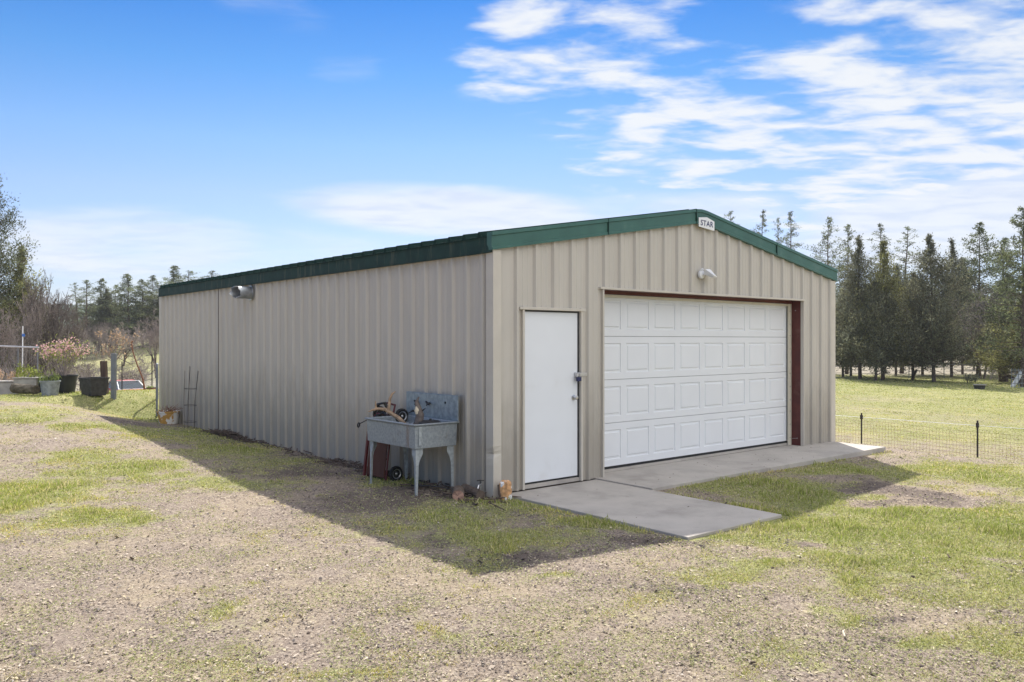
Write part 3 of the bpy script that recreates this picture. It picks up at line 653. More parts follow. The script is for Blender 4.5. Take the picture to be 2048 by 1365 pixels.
q = MB(); ps = [(random.uniform(-.2, .1), random.uniform(-.2, .45)) for _ in range(26)]
for a_, b_2 in ps:
    r1 = random.uniform(.02, .045); q.lathe([(0, -r1*.6), (r1*.8, -r1*.3), (r1, 0), (r1*.6, r1*.45), (0, r1*.5)], 7, Matrix.Translation((a_, b_2, random.uniform(0, .03))) @ Matrix.Rotation(random.uniform(0, 3), 4, 'X'))
tag(q.build('stone_pile', M['galv'], loc=(-.42, 1.08, .77)), 'pile of grey stones filling the bottom of the metal sink', 'stones', kind='stuff')
# ------------------------------------------------------------------ upended cart behind the sink
CT = thing('garden_cart', 'red steel cart with brown board stood on end behind the sink', 'cart', (-.36, 1.99, g1(-.3, 2)), R(3))
MB().box(-.03, -.015, -.21, .21, .05, .62).build('deck_board', M['board'], CT)
f = MB()
for yy in (-.22, .22): f.tube([(0, yy, .02), (0, yy, .6), (.02, yy, .98), (.06, yy*.8, 1.04), (.06, 0, 1.06)], .014, 8)
for zz in (.05, .3, .63, .9): f.tube([(0, -.22, zz), (0, .22, zz)], .012, 8)
f.box(-.07, -.035, .215, .25, .03, .64); f.build('frame', M['redpaint'], CT); CT.rotation_euler[1] = R(7); CT.location.x -= .09; CT.location.y += .03
def wheel(x, y, z, par, r=.105):
    w = MB(); T = Matrix.Translation((x, y, z)) @ Matrix.Rotation(R(90), 4, 'X')
    w.lathe([(r*.62, -.02), (r*.9, -.026), (r, -.012), (r, .012), (r*.9, .026), (r*.62, .02)], 24, T); wo = w.build('wheel', M['rubber'], par, smooth=True)
    w = MB(); w.lathe([(0, -.018), (r*.25, -.018), (r*.27, -.03), (r*.3, -.012), (r*.58, -.012), (r*.64, -.024), (r*.64, .024), (r*.3, .012), (0, .03)], 20, T @ Matrix.Translation((0, 0, .0))); w.build('rim', M['steel'], wo, smooth=True)
for yy in (-.27, .25): wheel(.12, yy, .115, CT); 
wheel(.12, -.27, .90, CT); wheel(.12, .27, .90, CT)
for zz in (.115, .90):
    x_ = MB(); x_.tube([(.12, -.26, zz), (.12, .26, zz)], .008, 6); x_.box(-.01, .13, -.16, -.14, zz-.03, zz+.03); x_.box(-.01, .13, .14, .16, zz-.03, zz+.03); x_.build('axle', M['black'], CT)
x_ = MB(); x_.tube([(-.08, .10, .90), (-.10, .0, 1.03), (-.06, -.10, 1.06), (.02, -.17, .86)], .022, 8); x_.tube([(-.02, .15, .84), (.0, .0, .92), (.0, -.15, .87)], .02, 8); x_.build('handle', M['black'], CT, smooth=True)
x_ = MB(); x_.tube([(0, .18, .86), (-.06, .28, .80), (-.14, .36, .73)], .007, 6)
x_.tube([(-.14+.045*math.cos(t), .37+.045*math.cos(t), .715+.03*math.sin(t)) for t in np.linspace(0, 6.283, 13)], .010, 6); x_.build('pull_grip', M['black'], CT)
# ------------------------------------------------------------------ logs, stump, debris
def log(label, a, b, r0, r1, barkm, endm, name='log'):
    a = Vector(a); b = Vector(b); o = thing(name, label, 'log', a); n = 14; d = b-a
    m = MB(); pts = [d*t for t in np.linspace(0, 1, 6)]; vs = []; t_ = d.normalized(); s1 = t_.cross(Vector((0, 0, 1))).normalized() if abs(t_.z) < .9 else Vector((1, 0, 0)); s2 = s1.cross(t_)
    for i, p in enumerate(pts):
        for j in range(n):
            th = 2*math.pi*j/n; rr = (r0+(r1-r0)*i/5)*(1+random.uniform(-.05, .05)); vs.append(p+(s1*math.cos(th)+s2*math.sin(th))*rr)
    m.add(vs, [(i*n+j, i*n+(j+1) % n, (i+1)*n+(j+1) % n, (i+1)*n+j) for i in range(5) for j in range(n)]); m.build('bark', barkm, o)
    for nm, k, cpt in (('cut_end', 0, a-a), ('cut_end', 5, d)):
        c = MB(); c.add([vs[k*n+j]*.999+(t_*(.002 if k else -.002)) for j in range(n)]+[cpt+t_*(.004 if k else -.004)], [(j, (j+1) % n, n) for j in range(n)]); c.build(nm, endm, o)
    return o
gg = lambda x, y: g1(x, y)
log('short log with pink-brown cut end on the grass by the sink', (-.45, .12, gg(-.45, .12)+.055), (-.32, .30, gg(-.3, .3)+.065), .072, .078, M['bark'], M['cutwood'])
log('dark mossy log lying between the sink and the garage corner', (-.19, .02, gg(-.19, .02)+.05), (-.12, .44, gg(-.12, .44)+.06), .058, .062, M['bark'], M['bark'])
st_ = thing('tree_stump', 'upright chunk of orange and white painted wood at the garage corner', 'stump', (.045, -.165, gg(.0, -.2)-.02))
m = MB(); n = 12; vs = []
for i, z in enumerate((0, .08, .16, .22, .245)):
    for j in range(n):
        th = 2*math.pi*j/n; rr = (.088, .086, .082, .075, .04)[i]*(1+.14*math.sin(2*th+1)+random.uniform(-.05, .05)); vs.append((rr*math.cos(th), rr*math.sin(th), z+random.uniform(-.008, .008)))
m.add(vs, [(i*n+j, i*n+(j+1) % n, (i+1)*n+(j+1) % n, (i+1)*n+j) for i in range(4) for j in range(n)]+[tuple(4*n+j for j in range(n))]); m.build('wood_chunk', M['paintlog'], st_)
m = MB(); m.tube([(-.075, -.03, .0), (-.09, -.0, .1), (-.08, .02, .2)], .02, 7); m.build('bark_strip', M['bark'], st_)
tag(MB().tube([(-.42, 1.2, .02), (-.35, .9, .05), (-.25, .7, .045), (-.2, .5, .03), (-.25, .35, .01)], .008, 6).build('garden_hose', M['darkpot'], loc=(0, 0, -.02)), 'thin dark hose lying on the ground beneath the sink', 'hose')
db = []
for k in range(700):
    yy = random.choice([random.gauss(8.3, .6), random.gauss(8.3, .6), random.uniform(1.5, 9), random.uniform(2, 4)]); db.append((random.gauss(-.16, .08), yy))
for k in range(150): db[random.randrange(700)] = (random.gauss(-.22, .14), random.uniform(-.35, 1.3))
db = np.array(db); c = np.column_stack([db, gz(db[:, 0]-.05, db[:, 1])+rng.uniform(.0, .05, 700)+.06*np.exp(-((db[:, 1]-8.3)/.5)**2)*rng.uniform(0, 1.2, 700)])
A = c; Bq = c+rng.normal(size=(700, 3))*np.array([.06, .12, .02]); V, F = segtubes(A, Bq, np.full(700, .010), np.full(700, .006))
tag(npmesh('bark_debris', V, F, M['bark']), 'dark bark and leaf litter piled along the foot of the side wall', 'debris', kind='stuff')
# tomato cage against wall
tc_ = thing('tomato_cage', 'thin wire tomato cage leaning on the side wall near the yellow pot', 'plant cage', (-.22, 10.3, g1(-.22, 10.3)))
m = MB()
for k in range(5):
    th = k*2*math.pi/5; m.tube([(.10*math.cos(th)+.0, .17*math.sin(th), 0), (.11*math.cos(th), .22*math.sin(th), .6), (.12*math.cos(th)+.02, .30*math.sin(th)-.08, 1.25+.1*(k % 2))], .0045, 5)
m.build('stake_wire', M['dark_steel'], tc_)
for zz in (.14, .5, .86): MB().tube([(.12*math.cos(t), .21*math.sin(t)-(zz*.03), zz) for t in np.linspace(0, 6.283, 17)], .0045, 5).build('hoop', M['dark_steel'], tc_)
# ------------------------------------------------------------------ plants helpers
def leafcloud(name, m_, parent, centres, rad, per, wid, length, tint=(1, 1, 1), tv=.35, updir=.3):
    centres = np.asarray(centres, float); n = len(centres)*per; c = np.repeat(centres, per, 0)+rng.normal(size=(n, 3))*np.broadcast_to(np.asarray(rad), (3,))
    d = rng.normal(size=(n, 3))+np.array([0, 0, updir]); V, F = leafquads(c, d, wid*rng.uniform(.6, 1.3, n), length*rng.uniform(.6, 1.3, n))
    ct = np.repeat(rng.uniform(1-tv, 1+tv, len(centres)), per)*rng.uniform(.8, 1.2, n)
    t = np.repeat(np.clip(ct[:, None]*np.array(tint)[None], 0, 3), 4, 0)
    return npmesh(name, V, F, m_, parent, t)
def potmesh(r0, r1, h, n=24, wall=.012):
    q = MB(); q.lathe([(r0*.9, 0), (r0, .01), (r1, h-.03), (r1*1.07, h-.03), (r1*1.07, h), (r1-wall, h), (r1-wall-.01, h-.05), (0, h-.05)], n); return q
def planter(name, label, p, r0, r1, h, m_, cat='plant pot', sq=False, tilt=0):
    o = thing(name, label, cat, (p.x, p.y, p.z-.01), R(20)); 
    q = MB()
    if sq: q.lathe([(r0*.9, 0), (r0, .01), (r1, h-.03), (r1*1.06, h-.03), (r1*1.06, h), (r1-.02, h), (r1-.03, h-.05), (0, h-.05)], 4, Matrix.Rotation(R(45), 4, 'Z'))
    else: q = potmesh(r0, r1, h)
    q.build('pot', m_, o, smooth=not sq)
    MB().lathe([(0, h-.045), (r1*.9, h-.045), (r1*.5, h-.02), (0, h-.015)], 4 if sq else 16, Matrix.Rotation(R(45), 4, 'Z')).build('soil', M['soil'], o)
    if tilt: o.rotation_euler[1] = tilt
    return o
GP = onground
p = onground(336, 822); p = Vector((-.29, 11.55, g1(-.29, 11.55)))
o = planter('flower_pot', 'squat yellow-orange pot with peeling white paint at the far end of the wall', p, .20, .235, .30, M['yellowpot'])
V, F = segtubes(rng.normal(size=(30, 3))*[.1, .1, .01]+[0, 0, .26], rng.normal(size=(30, 3))*[.16, .16, .03]+[0, 0, .40], np.full(30, .006), np.full(30, .003)); npmesh('dry_stem', V, F, M['rust'], o)
# gate frame seen on edge beside the wall end
gt = thing('pipe_gate', 'open grey pipe gate seen on edge beside the far wall corner', 'gate', (-.085, 13.12, g1(-.08, 13.12)), R(73.0))
m = MB(); m.tube([(0, 0, .06), (0, 0, 1.2), (.05, 0, 1.3), (1.0, 0, 1.3), (1.05, 0, 1.2), (1.05, 0, .06), (0, 0, .06)], .025, 10); m.build('gate_frame', M['postgrey'], gt, smooth=True)
for k in range(7): MB().tube([(0, 0, .2+k*.15), (1.05, 0, .2+k*.15)], .004, 5).build('gate_wire', M['pipe'], gt)
for k in range(6): MB().tube([(.15+k*.15, 0, .06), (.15+k*.15, 0, 1.3)], .004, 5).build('gate_wire', M['pipe'], gt)
D1 = 20.5
def post(name, label, u, vtop, D, half, m_, lean=(0, 0), sq=True, n=8):
    p = at(u, D); h = hgt(vtop, D)-p.z; o = thing(name, label, 'post', (p.x, p.y, p.z-.05), YAW*-1)
    q = MB()
    if sq:
        q.add([(-half, -half, 0), (half, -half, 0), (half, half, 0), (-half, half, 0), (-half+lean[0], -half+lean[1], h+.05), (half+lean[0], -half+lean[1], h+.05), (half+lean[0], half+lean[1], h+.05), (-half+lean[0], half+lean[1], h+.05)], [(0, 1, 2, 3), (4, 5, 6, 7), (0, 1, 5, 4), (1, 2, 6, 5), (2, 3, 7, 6), (3, 0, 4, 7)])
    else: q.tube([(0, 0, 0), (lean[0]*.5, 0, h*.5), (lean[0], lean[1], h+.05)], half, n)
    q.build('post_body', m_, o, bevel=.004); return o
post('wooden_post', 'short brown wooden post standing just left of the grey post', 211, 722, 20.0, .062, M['post'], (-.05, 0))
post('steel_post', 'tall grey fence post with a leafy climber at its top', 227, 707, 19.8, .05, M['postgrey'], (.01, 0))
# climber over the grey post
p = at(227, 20.3); cz = hgt(700, 20.3)
pl = thing('climbing_plant', 'sparse leafy sapling rising behind the tall grey post', 'plant', (p.x, p.y, p.z))
tips = np.column_stack([rng.normal(0, .18, 26), rng.normal(0, .12, 26), rng.uniform(cz-p.z-.1, cz-p.z+.5, 26)]); tips[:, 0] += (tips[:, 2]-(cz-p.z))*rng.uniform(-.6, .6, 26)
V, F = segtubes(np.column_stack([tips[:, 0]*.1, tips[:, 1]*.1, np.full(26, .8)]), tips, np.full(26, .008), np.full(26, .003)); npmesh('stem', V, F, M['barkred'], pl)
leafcloud('leaves', M['dryleaf'], pl, tips, .05, 9, .045, .07)
# left planters
p = at(100, 19.3); o = planter('plant_pot', 'weathered grey round pot with grass in front of the black tubs', p, .17, .215, .36, M['pot'])
leafcloud('grass_tuft', M['leaf'], o, np.column_stack([rng.normal(0, .1, 14), rng.normal(0, .1, 14), rng.uniform(.32, .5, 14)]), (.04, .04, .06), 14, .012, .16, updir=3)
p = at(95, 20.6); o = planter('plant_pot', 'large black nursery tub behind the grey pot', p, .23, .30, .42, M['blackpot'])
p = at(128, 20.2); SHR = planter('plant_pot', 'large black nursery tub holding the pink flowering shrub', p, .24, .30, .46, M['blackpot'])
def shrub(parent, H, W_, n, seed, blossom=True):
    r2 = np.random.default_rng(seed); A = []; Bv = []; ra = []; rb = []; tips = []
    for k in range(n):
        th = r2.uniform(0, 6.28); s = r2.uniform(.2, 1)*W_; h = H*r2.uniform(.6, 1); P0 = np.array([0, 0, .38]); P1 = np.array([math.cos(th)*s*.45, math.sin(th)*s*.45, .38+h*.45]); P2 = np.array([math.cos(th)*s, math.sin(th)*s, .38+h])
        A += [P0, P1]; Bv += [P1, P2]; ra += [.014, .009]; rb += [.009, .004]; tips.append(P2)
        for j in range(4):
            t = r2.uniform(.3, 1); Q = P1+(P2-P1)*t; Q2 = Q+r2.normal(size=3)*[.14, .14, .12]+[0, 0, .08]; A.append(Q); Bv.append(Q2); ra.append(.006); rb.append(.002); tips.append(Q2)
    V, F = segtubes(A, Bv, ra, rb); npmesh('branches', V, F, M['barkgrey'], parent); tips = np.array(tips)
    return tips
tp = shrub(SHR, .85, .55, 26, 3)
hi = tp[tp[:, 2] > .95]; leafcloud('blossom', M['pink'], SHR, hi, .05, 6, .045, .05); leafcloud('leaves', M['leaf'], SHR, tp, .07, 7, .022, .06, (1.3, 1.2, .9))
p = at(188, 19.6); planter('plant_pot', 'empty dark square tub left of the brown wooden post', p, .27, .33, .44, M['darkpot'], sq=True)
for u, D, lab, w in ((15, 20.8, 'pale long trough planter at the far left edge with dry plants', .85), (58, 20.4, 'pale square trough planter behind the mossy log', .55)):
    p = at(u, D); o = thing('trough_planter', lab, 'planter', (p.x, p.y, p.z-.01), -YAW+R(4))
    q = MB(); q.box(-w/2, w/2, -.2, .2, .06, .40); q.box(-w/2-.03, w/2+.03, -.23, .23, .402, .43); q.build('trough', M['whitetub'], o, bevel=.01)
    MB().box(-w/2-.06, w/2+.06, -.25, .25, 0, .055).build('base_board', M['whitetub'], o)
    leafcloud('foliage', M['leaf'] if u > 30 else M['dryleaf'], o, np.column_stack([rng.uniform(-w/2, w/2, 40), rng.normal(0, .1, 40), rng.uniform(.42, .68, 40)]), .05, 12, .03, .07, (1.1, 1, .8), updir=1)
p0 = at(28, 19.6); p1 = at(72, 19.4); log('thick mossy log lying in front of the pale trough planters', (p0.x, p0.y, p0.z+.16), (p1.x, p1.y, p1.z+.13), .12, .11, M['lichen'], M['lichen'])
# terracotta bowl on a stump by the gate
p = at(303, 22.0); zb = hgt(788, 22.0)
s = thing('tree_stump', 'low dark stump carrying the terracotta bowl beside the gate', 'stump', (p.x, p.y, p.z-.05)); m = MB(); m.lathe([(.16, 0), (.15, .1), (.14, zb-p.z+.05), (0, zb-p.z+.05)], 12, wob=.06); m.build('stump_body', M['bark'], s)
q = thing('terracotta_bowl', 'shallow terracotta bowl of green plants on the dark stump', 'plant bowl', (p.x, p.y, zb)); m = MB(); m.lathe([(.08, 0), (.10, .01), (.155, .12), (.165, .12), (.165, .15), (.14, .15), (.13, .12), (0, .12)], 20); m.build('bowl', M['terra'], q, smooth=True)
leafcloud('leaves', M['leaf'], q, np.column_stack([rng.normal(0, .06, 16), rng.normal(0, .06, 16), rng.uniform(.13, .2, 16)]), .03, 10, .02, .05)
# curved rusty rod
p = at(290, 21.6); r_ = thing('rusty_rod', 'bent rusty iron rod leaning in the grass beyond the grey post', 'rod', (p.x, p.y, p.z-.05), -YAW)
m = MB(); m.tube([(0, 0, 0), (-.06, 0, .35), (-.2, 0, .7), (-.32, 0, 1.05), (-.36, 0, 1.3), (-.34, 0, 1.36)], [.03, .02, .016, .015, .02, .035], 7); m.build('rod', M['rust'], r_)
# pipe rail and thin pole on the left
a0 = at(-60, 23, hgt(690, 23)); a1 = at(78, 22.6, hgt(695, 22.6)); o = thing('pipe_rail', 'pale horizontal pipe rail on posts at the far left', 'rail', (a1.x, a1.y, g1(a1.x, a1.y)))
z0_ = o.location.z; d = a0-a1
MB().tube([(0, 0, a1.z-z0_), (d.x, d.y, a0.z-z0_)], .024, 10).build('rail', M['pipe'], o)
for t in (.02, .3, .6): MB().tube([(d.x*t, d.y*t, -.2), (d.x*t, d.y*t, a1.z-z0_-.02)], .016, 8).build('rail_post', M['postgrey'], o)
wm = MB()
for t in np.linspace(.03, .95, 26): wm.tube([(d.x*t, d.y*t, .0), (d.x*t, d.y*t, a1.z-z0_-.03)], .003, 4)
for zz in np.linspace(.1, a1.z-z0_-.1, 9): wm.tube([(0, 0, zz), (d.x*.95, d.y*.95, zz)], .003, 4)
wm.build('wire_mesh', M['wire'], o)
p = at(44, 22.9); h = hgt(652, 22.9)-p.z; o = thing('thin_pole', 'thin white pole with a blue tie above the pipe rail', 'pole', (p.x, p.y, p.z))
MB().tube([(0, 0, -.1), (.02, 0, h)], .014, 8).build('pole', M['whiteplastic'], o); MB().box(-.0, .07, -.02, .02, h-.3, h-.22).build('tie', M['bluebit'], o)
# thin fence behind the beds (T-posts and wires)
fl = thing('wire_fence', 'thin wire fence on dark steel posts behind the flower pots', 'fence', tuple(at(160, 24))); L0 = fl.location.copy()
us = (160, 204, 244, 304); pp = [at(u, 24.5-.3*i) for i, u in enumerate(us)]
for q in pp: MB().tube([(q.x-L0.x, q.y-L0.y, q.z-L0.z-.1), (q.x-L0.x, q.y-L0.y, q.z-L0.z+1.15)], .016, 6).build('fence_post', M['dark_steel'], fl)
wm = MB()
for k in range(7): wm.tube([(q.x-L0.x, q.y-L0.y, q.z-L0.z+.12+k*.16) for q in pp], .004, 4)
wm.build('fence_wire', M['wire'], fl)
# ------------------------------------------------------------------ car beyond the rise
def car():
    p = at(252, 47); zt = hgt(761, 47); o = thing('parked_car', 'orange-red and white car half hidden behind the grassy rise', 'car', (p.x, p.y, zt-1.42), R(-88))
    sec = [(-2.1, .45, .78), (-1.95, .35, .92), (-1.2, .3, .98), (1.0, .3, .96), (1.9, .35, .86), (2.15, .45, .7)]
    m = MB(); n = 10; vs = []
    for x, zb, ztp in sec:
        hw = .82 if abs(x) < 2 else .68
        vs += [(x, -hw*.9, zb), (x, -hw, zb+.15), (x, -hw, ztp-.12), (x, -hw*.9, ztp), (x, -.3, ztp+.03), (x, .3, ztp+.03), (x, hw*.9, ztp), (x, hw, ztp-.12), (x, hw, zb+.15), (x, hw*.9, zb)]
    m.add(vs, [(i*n+j, i*n+(j+1) % n, (i+1)*n+(j+1) % n, (i+1)*n+j) for i in range(5) for j in range(n)]+[tuple(range(n)), tuple(range(59, 49, -1))]); m.build('body', M['carred'], o, smooth=True)
    c = MB(); c.add([(-1.6, -.72, .95), (1.15, -.72, .95), (1.15, .72, .95), (-1.6, .72, .95), (-1.0, -.58, 1.36), (.35, -.58, 1.40), (.35, .58, 1.40), (-1.0, .58, 1.36)], [(0, 1, 5, 4), (1, 2, 6, 5), (2, 3, 7, 6), (3, 0, 4, 7)]); c.build('window', M['glass'], o)
    MB().box(-1.02, .36, -.6, .6, 1.385, 1.42).build('roof_panel', M['carred'], o, bevel=.01)
    for sy in (-1, 1):
        for a_, b__ in (((.35, sy*.59, 1.39), (1.17, sy*.73, .96)), ((-1.0, sy*.59, 1.38), (-1.62, sy*.73, .96)), ((-.3, sy*.60, 1.39), (-.25, sy*.735, .96))): MB().tube([a_, b__], .035, 6).build('pillar', M['carwhite'], o)
    MB().tube([(1.17, -.73, .97), (1.17, .73, .97)], .03, 6).build('window_frame', M['carwhite'], o); MB().tube([(.36, -.6, 1.41), (.36, .6, 1.41)], .03, 6).build('window_frame', M['carwhite'], o)
    for x in (-1.35, 1.35):
        for y in (-.78, .78):
            w = MB(); T = Matrix.Translation((x, y, .32)) @ Matrix.Rotation(R(90), 4, 'X'); w.lathe([(.18, -.1), (.31, -.1), (.32, -.07), (.32, .07), (.31, .1), (.18, .1)], 24, T); wo = w.build('wheel', M['rubber'], o, smooth=True)
            w = MB(); w.lathe([(0, -.09), (.17, -.09), (.18, -.11), (.18, .11), (.17, .09), (0, .09)], 16, T); w.build('rim', M['steel'], wo)
    for y in (-.55, .55): MB().box(2.1, 2.16, y-.12, y+.12, .55, .68).build('headlight', M['whiteplastic'], o)
car()
# ------------------------------------------------------------------ right-hand wire fence
RF = thing('wire_fence', 'low wire mesh fence on dark steel posts beside the right lawn', 'fence', tuple(at(1955, 15.1))); L0 = RF.location.copy()
q1 = at(1955, 15.1); q0 = at(1723, 16.7); dv = Vector((q0.x-q1.x, q0.y-q1.y)); 
ps = [Vector((q1.x+dv.x*t, q1.y+dv.y*t)) for t in (-3, -2, -1, 0, 1, 2, 3)]
tops = hgt(841, 15.1)
def rel(v2, z): return (v2.x-L0.x, v2.y-L0.y, z-L0.z)
for i, v2 in enumerate(ps):
    g_ = g1(v2.x, v2.y); q = MB(); q.tube([rel(v2, g_-.2), rel(v2, tops)], .017, 6); q.box(*[c for a_, b__ in zip(rel(v2, tops-.11), rel(v2, tops-.07)) for c in (a_-.022, b__+.022)]) ; q.build('fence_post', M['dark_steel'], RF)
wm = MB(); wt = tops-.09
wm.tube([rel(v2, wt-(0 if i != 3 else .005)) for i, v2 in enumerate(ps)], .0045, 5); wm.build('top_wire', M['whiteplastic'], RF)
wm = MB(); A = []; Bv = []
for a_, b__ in zip(ps, ps[1:]):
    L = (b__-a_).length; nn = int(L/.06)
    for k in range(nn):
        w = a_+(b__-a_)*(k/nn); g_ = g1(w.x, w.y); A.append(rel(w, g_)); Bv.append(rel(w, g_+.52))
for zz in np.arange(.03, .55, .07):
    for a_, b__ in zip(ps, ps[1:]):
        for k in range(6):
            w0 = a_+(b__-a_)*(k/6); w1 = a_+(b__-a_)*((k+1)/6); A.append(rel(w0, g1(w0.x, w0.y)+zz)); Bv.append(rel(w1, g1(w1.x, w1.y)+zz))
V, F = segtubes(A, Bv, np.full(len(A), .0017), np.full(len(A), .0017), 3); npmesh('wire_mesh', V, F, M['rust'], RF)
# things at the far side of the lawn
def dGround(u, v): return float(ld(*onground(u, v).xy)[1])
p = onground(1959, 778); D = float(ld(p.x, p.y)[1]); sc = D/FPX
o = thing('stock_tub', 'dark stock tub with pale rim on the shaded lawn under the trees', 'tub', (p.x, p.y, p.z-.02)); q = MB(); q.lathe([(9*sc, 0), (11*sc, 9*sc), (9.5*sc, 9*sc), (8*sc, 2*sc), (0, 2*sc)], 20); q.build('tub_body', M['darkpot'], o, smooth=True)
q = MB(); q.tube([(11.3*sc*math.cos(t), 11.3*sc*math.sin(t), 9.2*sc) for t in np.linspace(0, 6.2832, 25)], .9*sc, 6); q.build('rim', M['whitetub'], o)
DB = 51.5
post('wooden_post', 'thick dark corner post at the right end of the far fence', 2007, 733, 52, .28, M['post'], (-.05, 0), sq=False)
a0 = at(2009, 52, hgt(749, 52)); a1 = at(2060, 50, hgt(771, 50)); tag(MB().tube([a0, a1], .12, 8).build('brace_pole', M['post']), 'dark diagonal brace pole running down from the thick corner post', 'pole')
post('white_post', 'leaning white post by the wire gate at the right edge', 2024, 741, 47, .12, M['whiteplastic'], (.6, 0), sq=False)
o = thing('wire_gate', 'wire mesh gate hanging by the leaning white post at right edge', 'gate', tuple(at(2030, 46)), -YAW); 
V, F = segtubes([(-.2+.2*k, 0, 0) for k in range(9)]+[(-.2, 0, .25*k) for k in range(5)], [(-.2+.2*k, 0, 1.1) for k in range(9)]+[(1.5, 0, .25*k) for k in range(5)], np.full(14, .02), np.full(14, .02)); npmesh('gate_mesh', V, F, M['postgrey'], o)
ff = thing('wire_fence', 'distant wire fence crossing behind the junipers on the right', 'fence', tuple(at(1888, 58))); L0 = ff.location.copy()
pp = [at(u, 57.5) for u in (1700, 1763, 1818, 1888, 1958, 2007)]
for q in pp: MB().tube([rel(q, q.z-.1), rel(q, q.z+1.0)], .03, 6).build('fence_post', M['postgrey'], ff)
m = MB()
for zz in (.25, .5, .75, .98): m.tube([rel(q, q.z+zz) for q in pp], .012, 4)
m.build('fence_wire', M['wire'], ff)
post('wooden_stake', 'short dark stake leaning right in front of the far fence', 1822, 739, 53, .08, M['post'], (.38, 0), sq=False)
post('wooden_stake', 'short upright dark stake among the juniper trunks', 1763, 743, 52.5, .07, M['post'], (.1, 0), sq=False)
# ------------------------------------------------------------------ trees
def curve_trunk(H, r0, lean, seed, n=9):
    r2 = np.random.default_rng(seed); p = [np.zeros(3)]
    for i in range(n):
        p.append(p[-1]+np.array([lean*H/n+r2.normal(0, .0035*H), r2.normal(0, .0035*H), H/n]))
    return np.array(p), np.array([r0*(1-.92*(i/n)**.9) for i in range(n+1)])
def pos_on(P, t):
    f = t*(len(P)-1); i = min(int(f), len(P)-2); return P[i]+(P[i+1]-P[i])*(f-i)
def conifer(name, H, spread, bare, dens, kind, seed, leafm, lsize, shape=.8, parent=None, two=False, tint=(1, 1, 1)):
    r2 = np.random.default_rng(seed); P, Rr = curve_trunk(H, .011*H+.03, r2.normal(0, .012), seed)
    A = list(P[:-1]); Bv = list(P[1:]); ra = list(Rr[:-1]); rb = list(Rr[1:]); cl = []; clr = []
    nb = int(dens*(1.1 if kind == 'pine' else 1.9))
    for k in range(nb):
        t = bare+(1-bare)*((k+r2.uniform())/nb); tt = (t-bare)/(1-bare)
        R_ = spread*(1-tt)**shape*(r2.uniform(.55, 1.12) if kind == 'pine' else r2.uniform(.4, 1.2)*min(1, .25+(1-tt)*3.2))
        if kind == 'pine': R_ *= .62+.38*abs(math.sin(tt*11+seed))
        if tt < .12: R_ *= .6+tt*3
        R_ = max(R_, .05*spread); th = r2.uniform(0, 6.283); b0 = pos_on(P, t); up_ = (-.05+.5*tt) if kind == 'pine' else .25+.5*tt
        d = np.array([math.cos(th), math.sin(th), up_]); e1 = b0+d*R_*.55; e2 = e1+np.array([d[0], d[1], up_+.25])*R_*.45
        A += [b0, e1]; Bv += [e1, e2]; w = .007*H*(1-tt*.6)*.45; ra += [w, w*.6]; rb += [w*.6, w*.25]
        if 'pine' in kind:
            m_ = max(2, int(R_*(3.8 if kind == 'bigpine' else 5)))
            for j in range(m_):
                s = r2.uniform(.35, 1.02); c = b0+(e2-b0)*s+r2.normal(size=3)*[.16*R_, .16*R_, .05*R_]+[0, 0, .05]
                cl.append(c); clr.append(.07+.12*r2.uniform()*min(1.5, R_) if kind == 'pine' else r2.uniform(.10, .2))
        else:
            m_ = max(2, int(R_*6.5))
            for j in range(m_):
                s = r2.uniform(.15, 1.03)**.8; c = b0+(e2-b0)*s+r2.normal(size=3)*[.13*R_+.01, .13*R_+.01, .10*R_+.04]
                cl.append(c); clr.append((.08+.14*r2.uniform())*(.35+.65*min(1, R_)))
    # dead lower limbs
    for k in range(int(6+8*bare)):
        t = bare*r2.uniform(.35, 1.0); b0 = pos_on(P, t); th = r2.uniform(0, 6.28); L_ = spread*r2.uniform(.2, .6); A.append(b0); Bv.append(b0+np.array([math.cos(th), math.sin(th), r2.uniform(-.5, .1)])*L_); ra.append(.004*H*.6); rb.append(.003)
    V, F = segtubes(A, Bv, ra, rb, 5); root = parent
    npmesh('trunk', V, F, M['bark'], root)
    cl = np.array(cl); clr = np.array(clr); per = 34 if kind == 'bigpine' else 15 if kind == 'pine' else 13; n = len(cl)*per
    off = r2.normal(size=(n, 3)); rr = np.repeat(clr, per)[:, None]; c = np.repeat(cl, per, 0)+off*rr*np.array([1, 1, .7 if kind == 'pine' else 1.25])
    d = off+np.array([0, 0, .6 if kind == 'pine' else 1.2])+r2.normal(size=(n, 3))*.5
    V, F = leafquads(c, d, lsize*.55*r2.uniform(.6, 1.3, n), lsize*1.6*r2.uniform(.6, 1.3, n))
    ct = np.repeat(r2.uniform(.45, 1.6, len(cl)), per)*r2.uniform(.75, 1.25, n)
    yl = np.repeat(r2.uniform(0, 1, len(cl)), per); tn = np.stack([ct*(1+.25*yl), ct*(1+.12*yl), ct*(1-.1*yl)], 1)*np.array(tint)
    npmesh('crown', V, F, leafm, root, np.repeat(tn, 4, 0)); return root
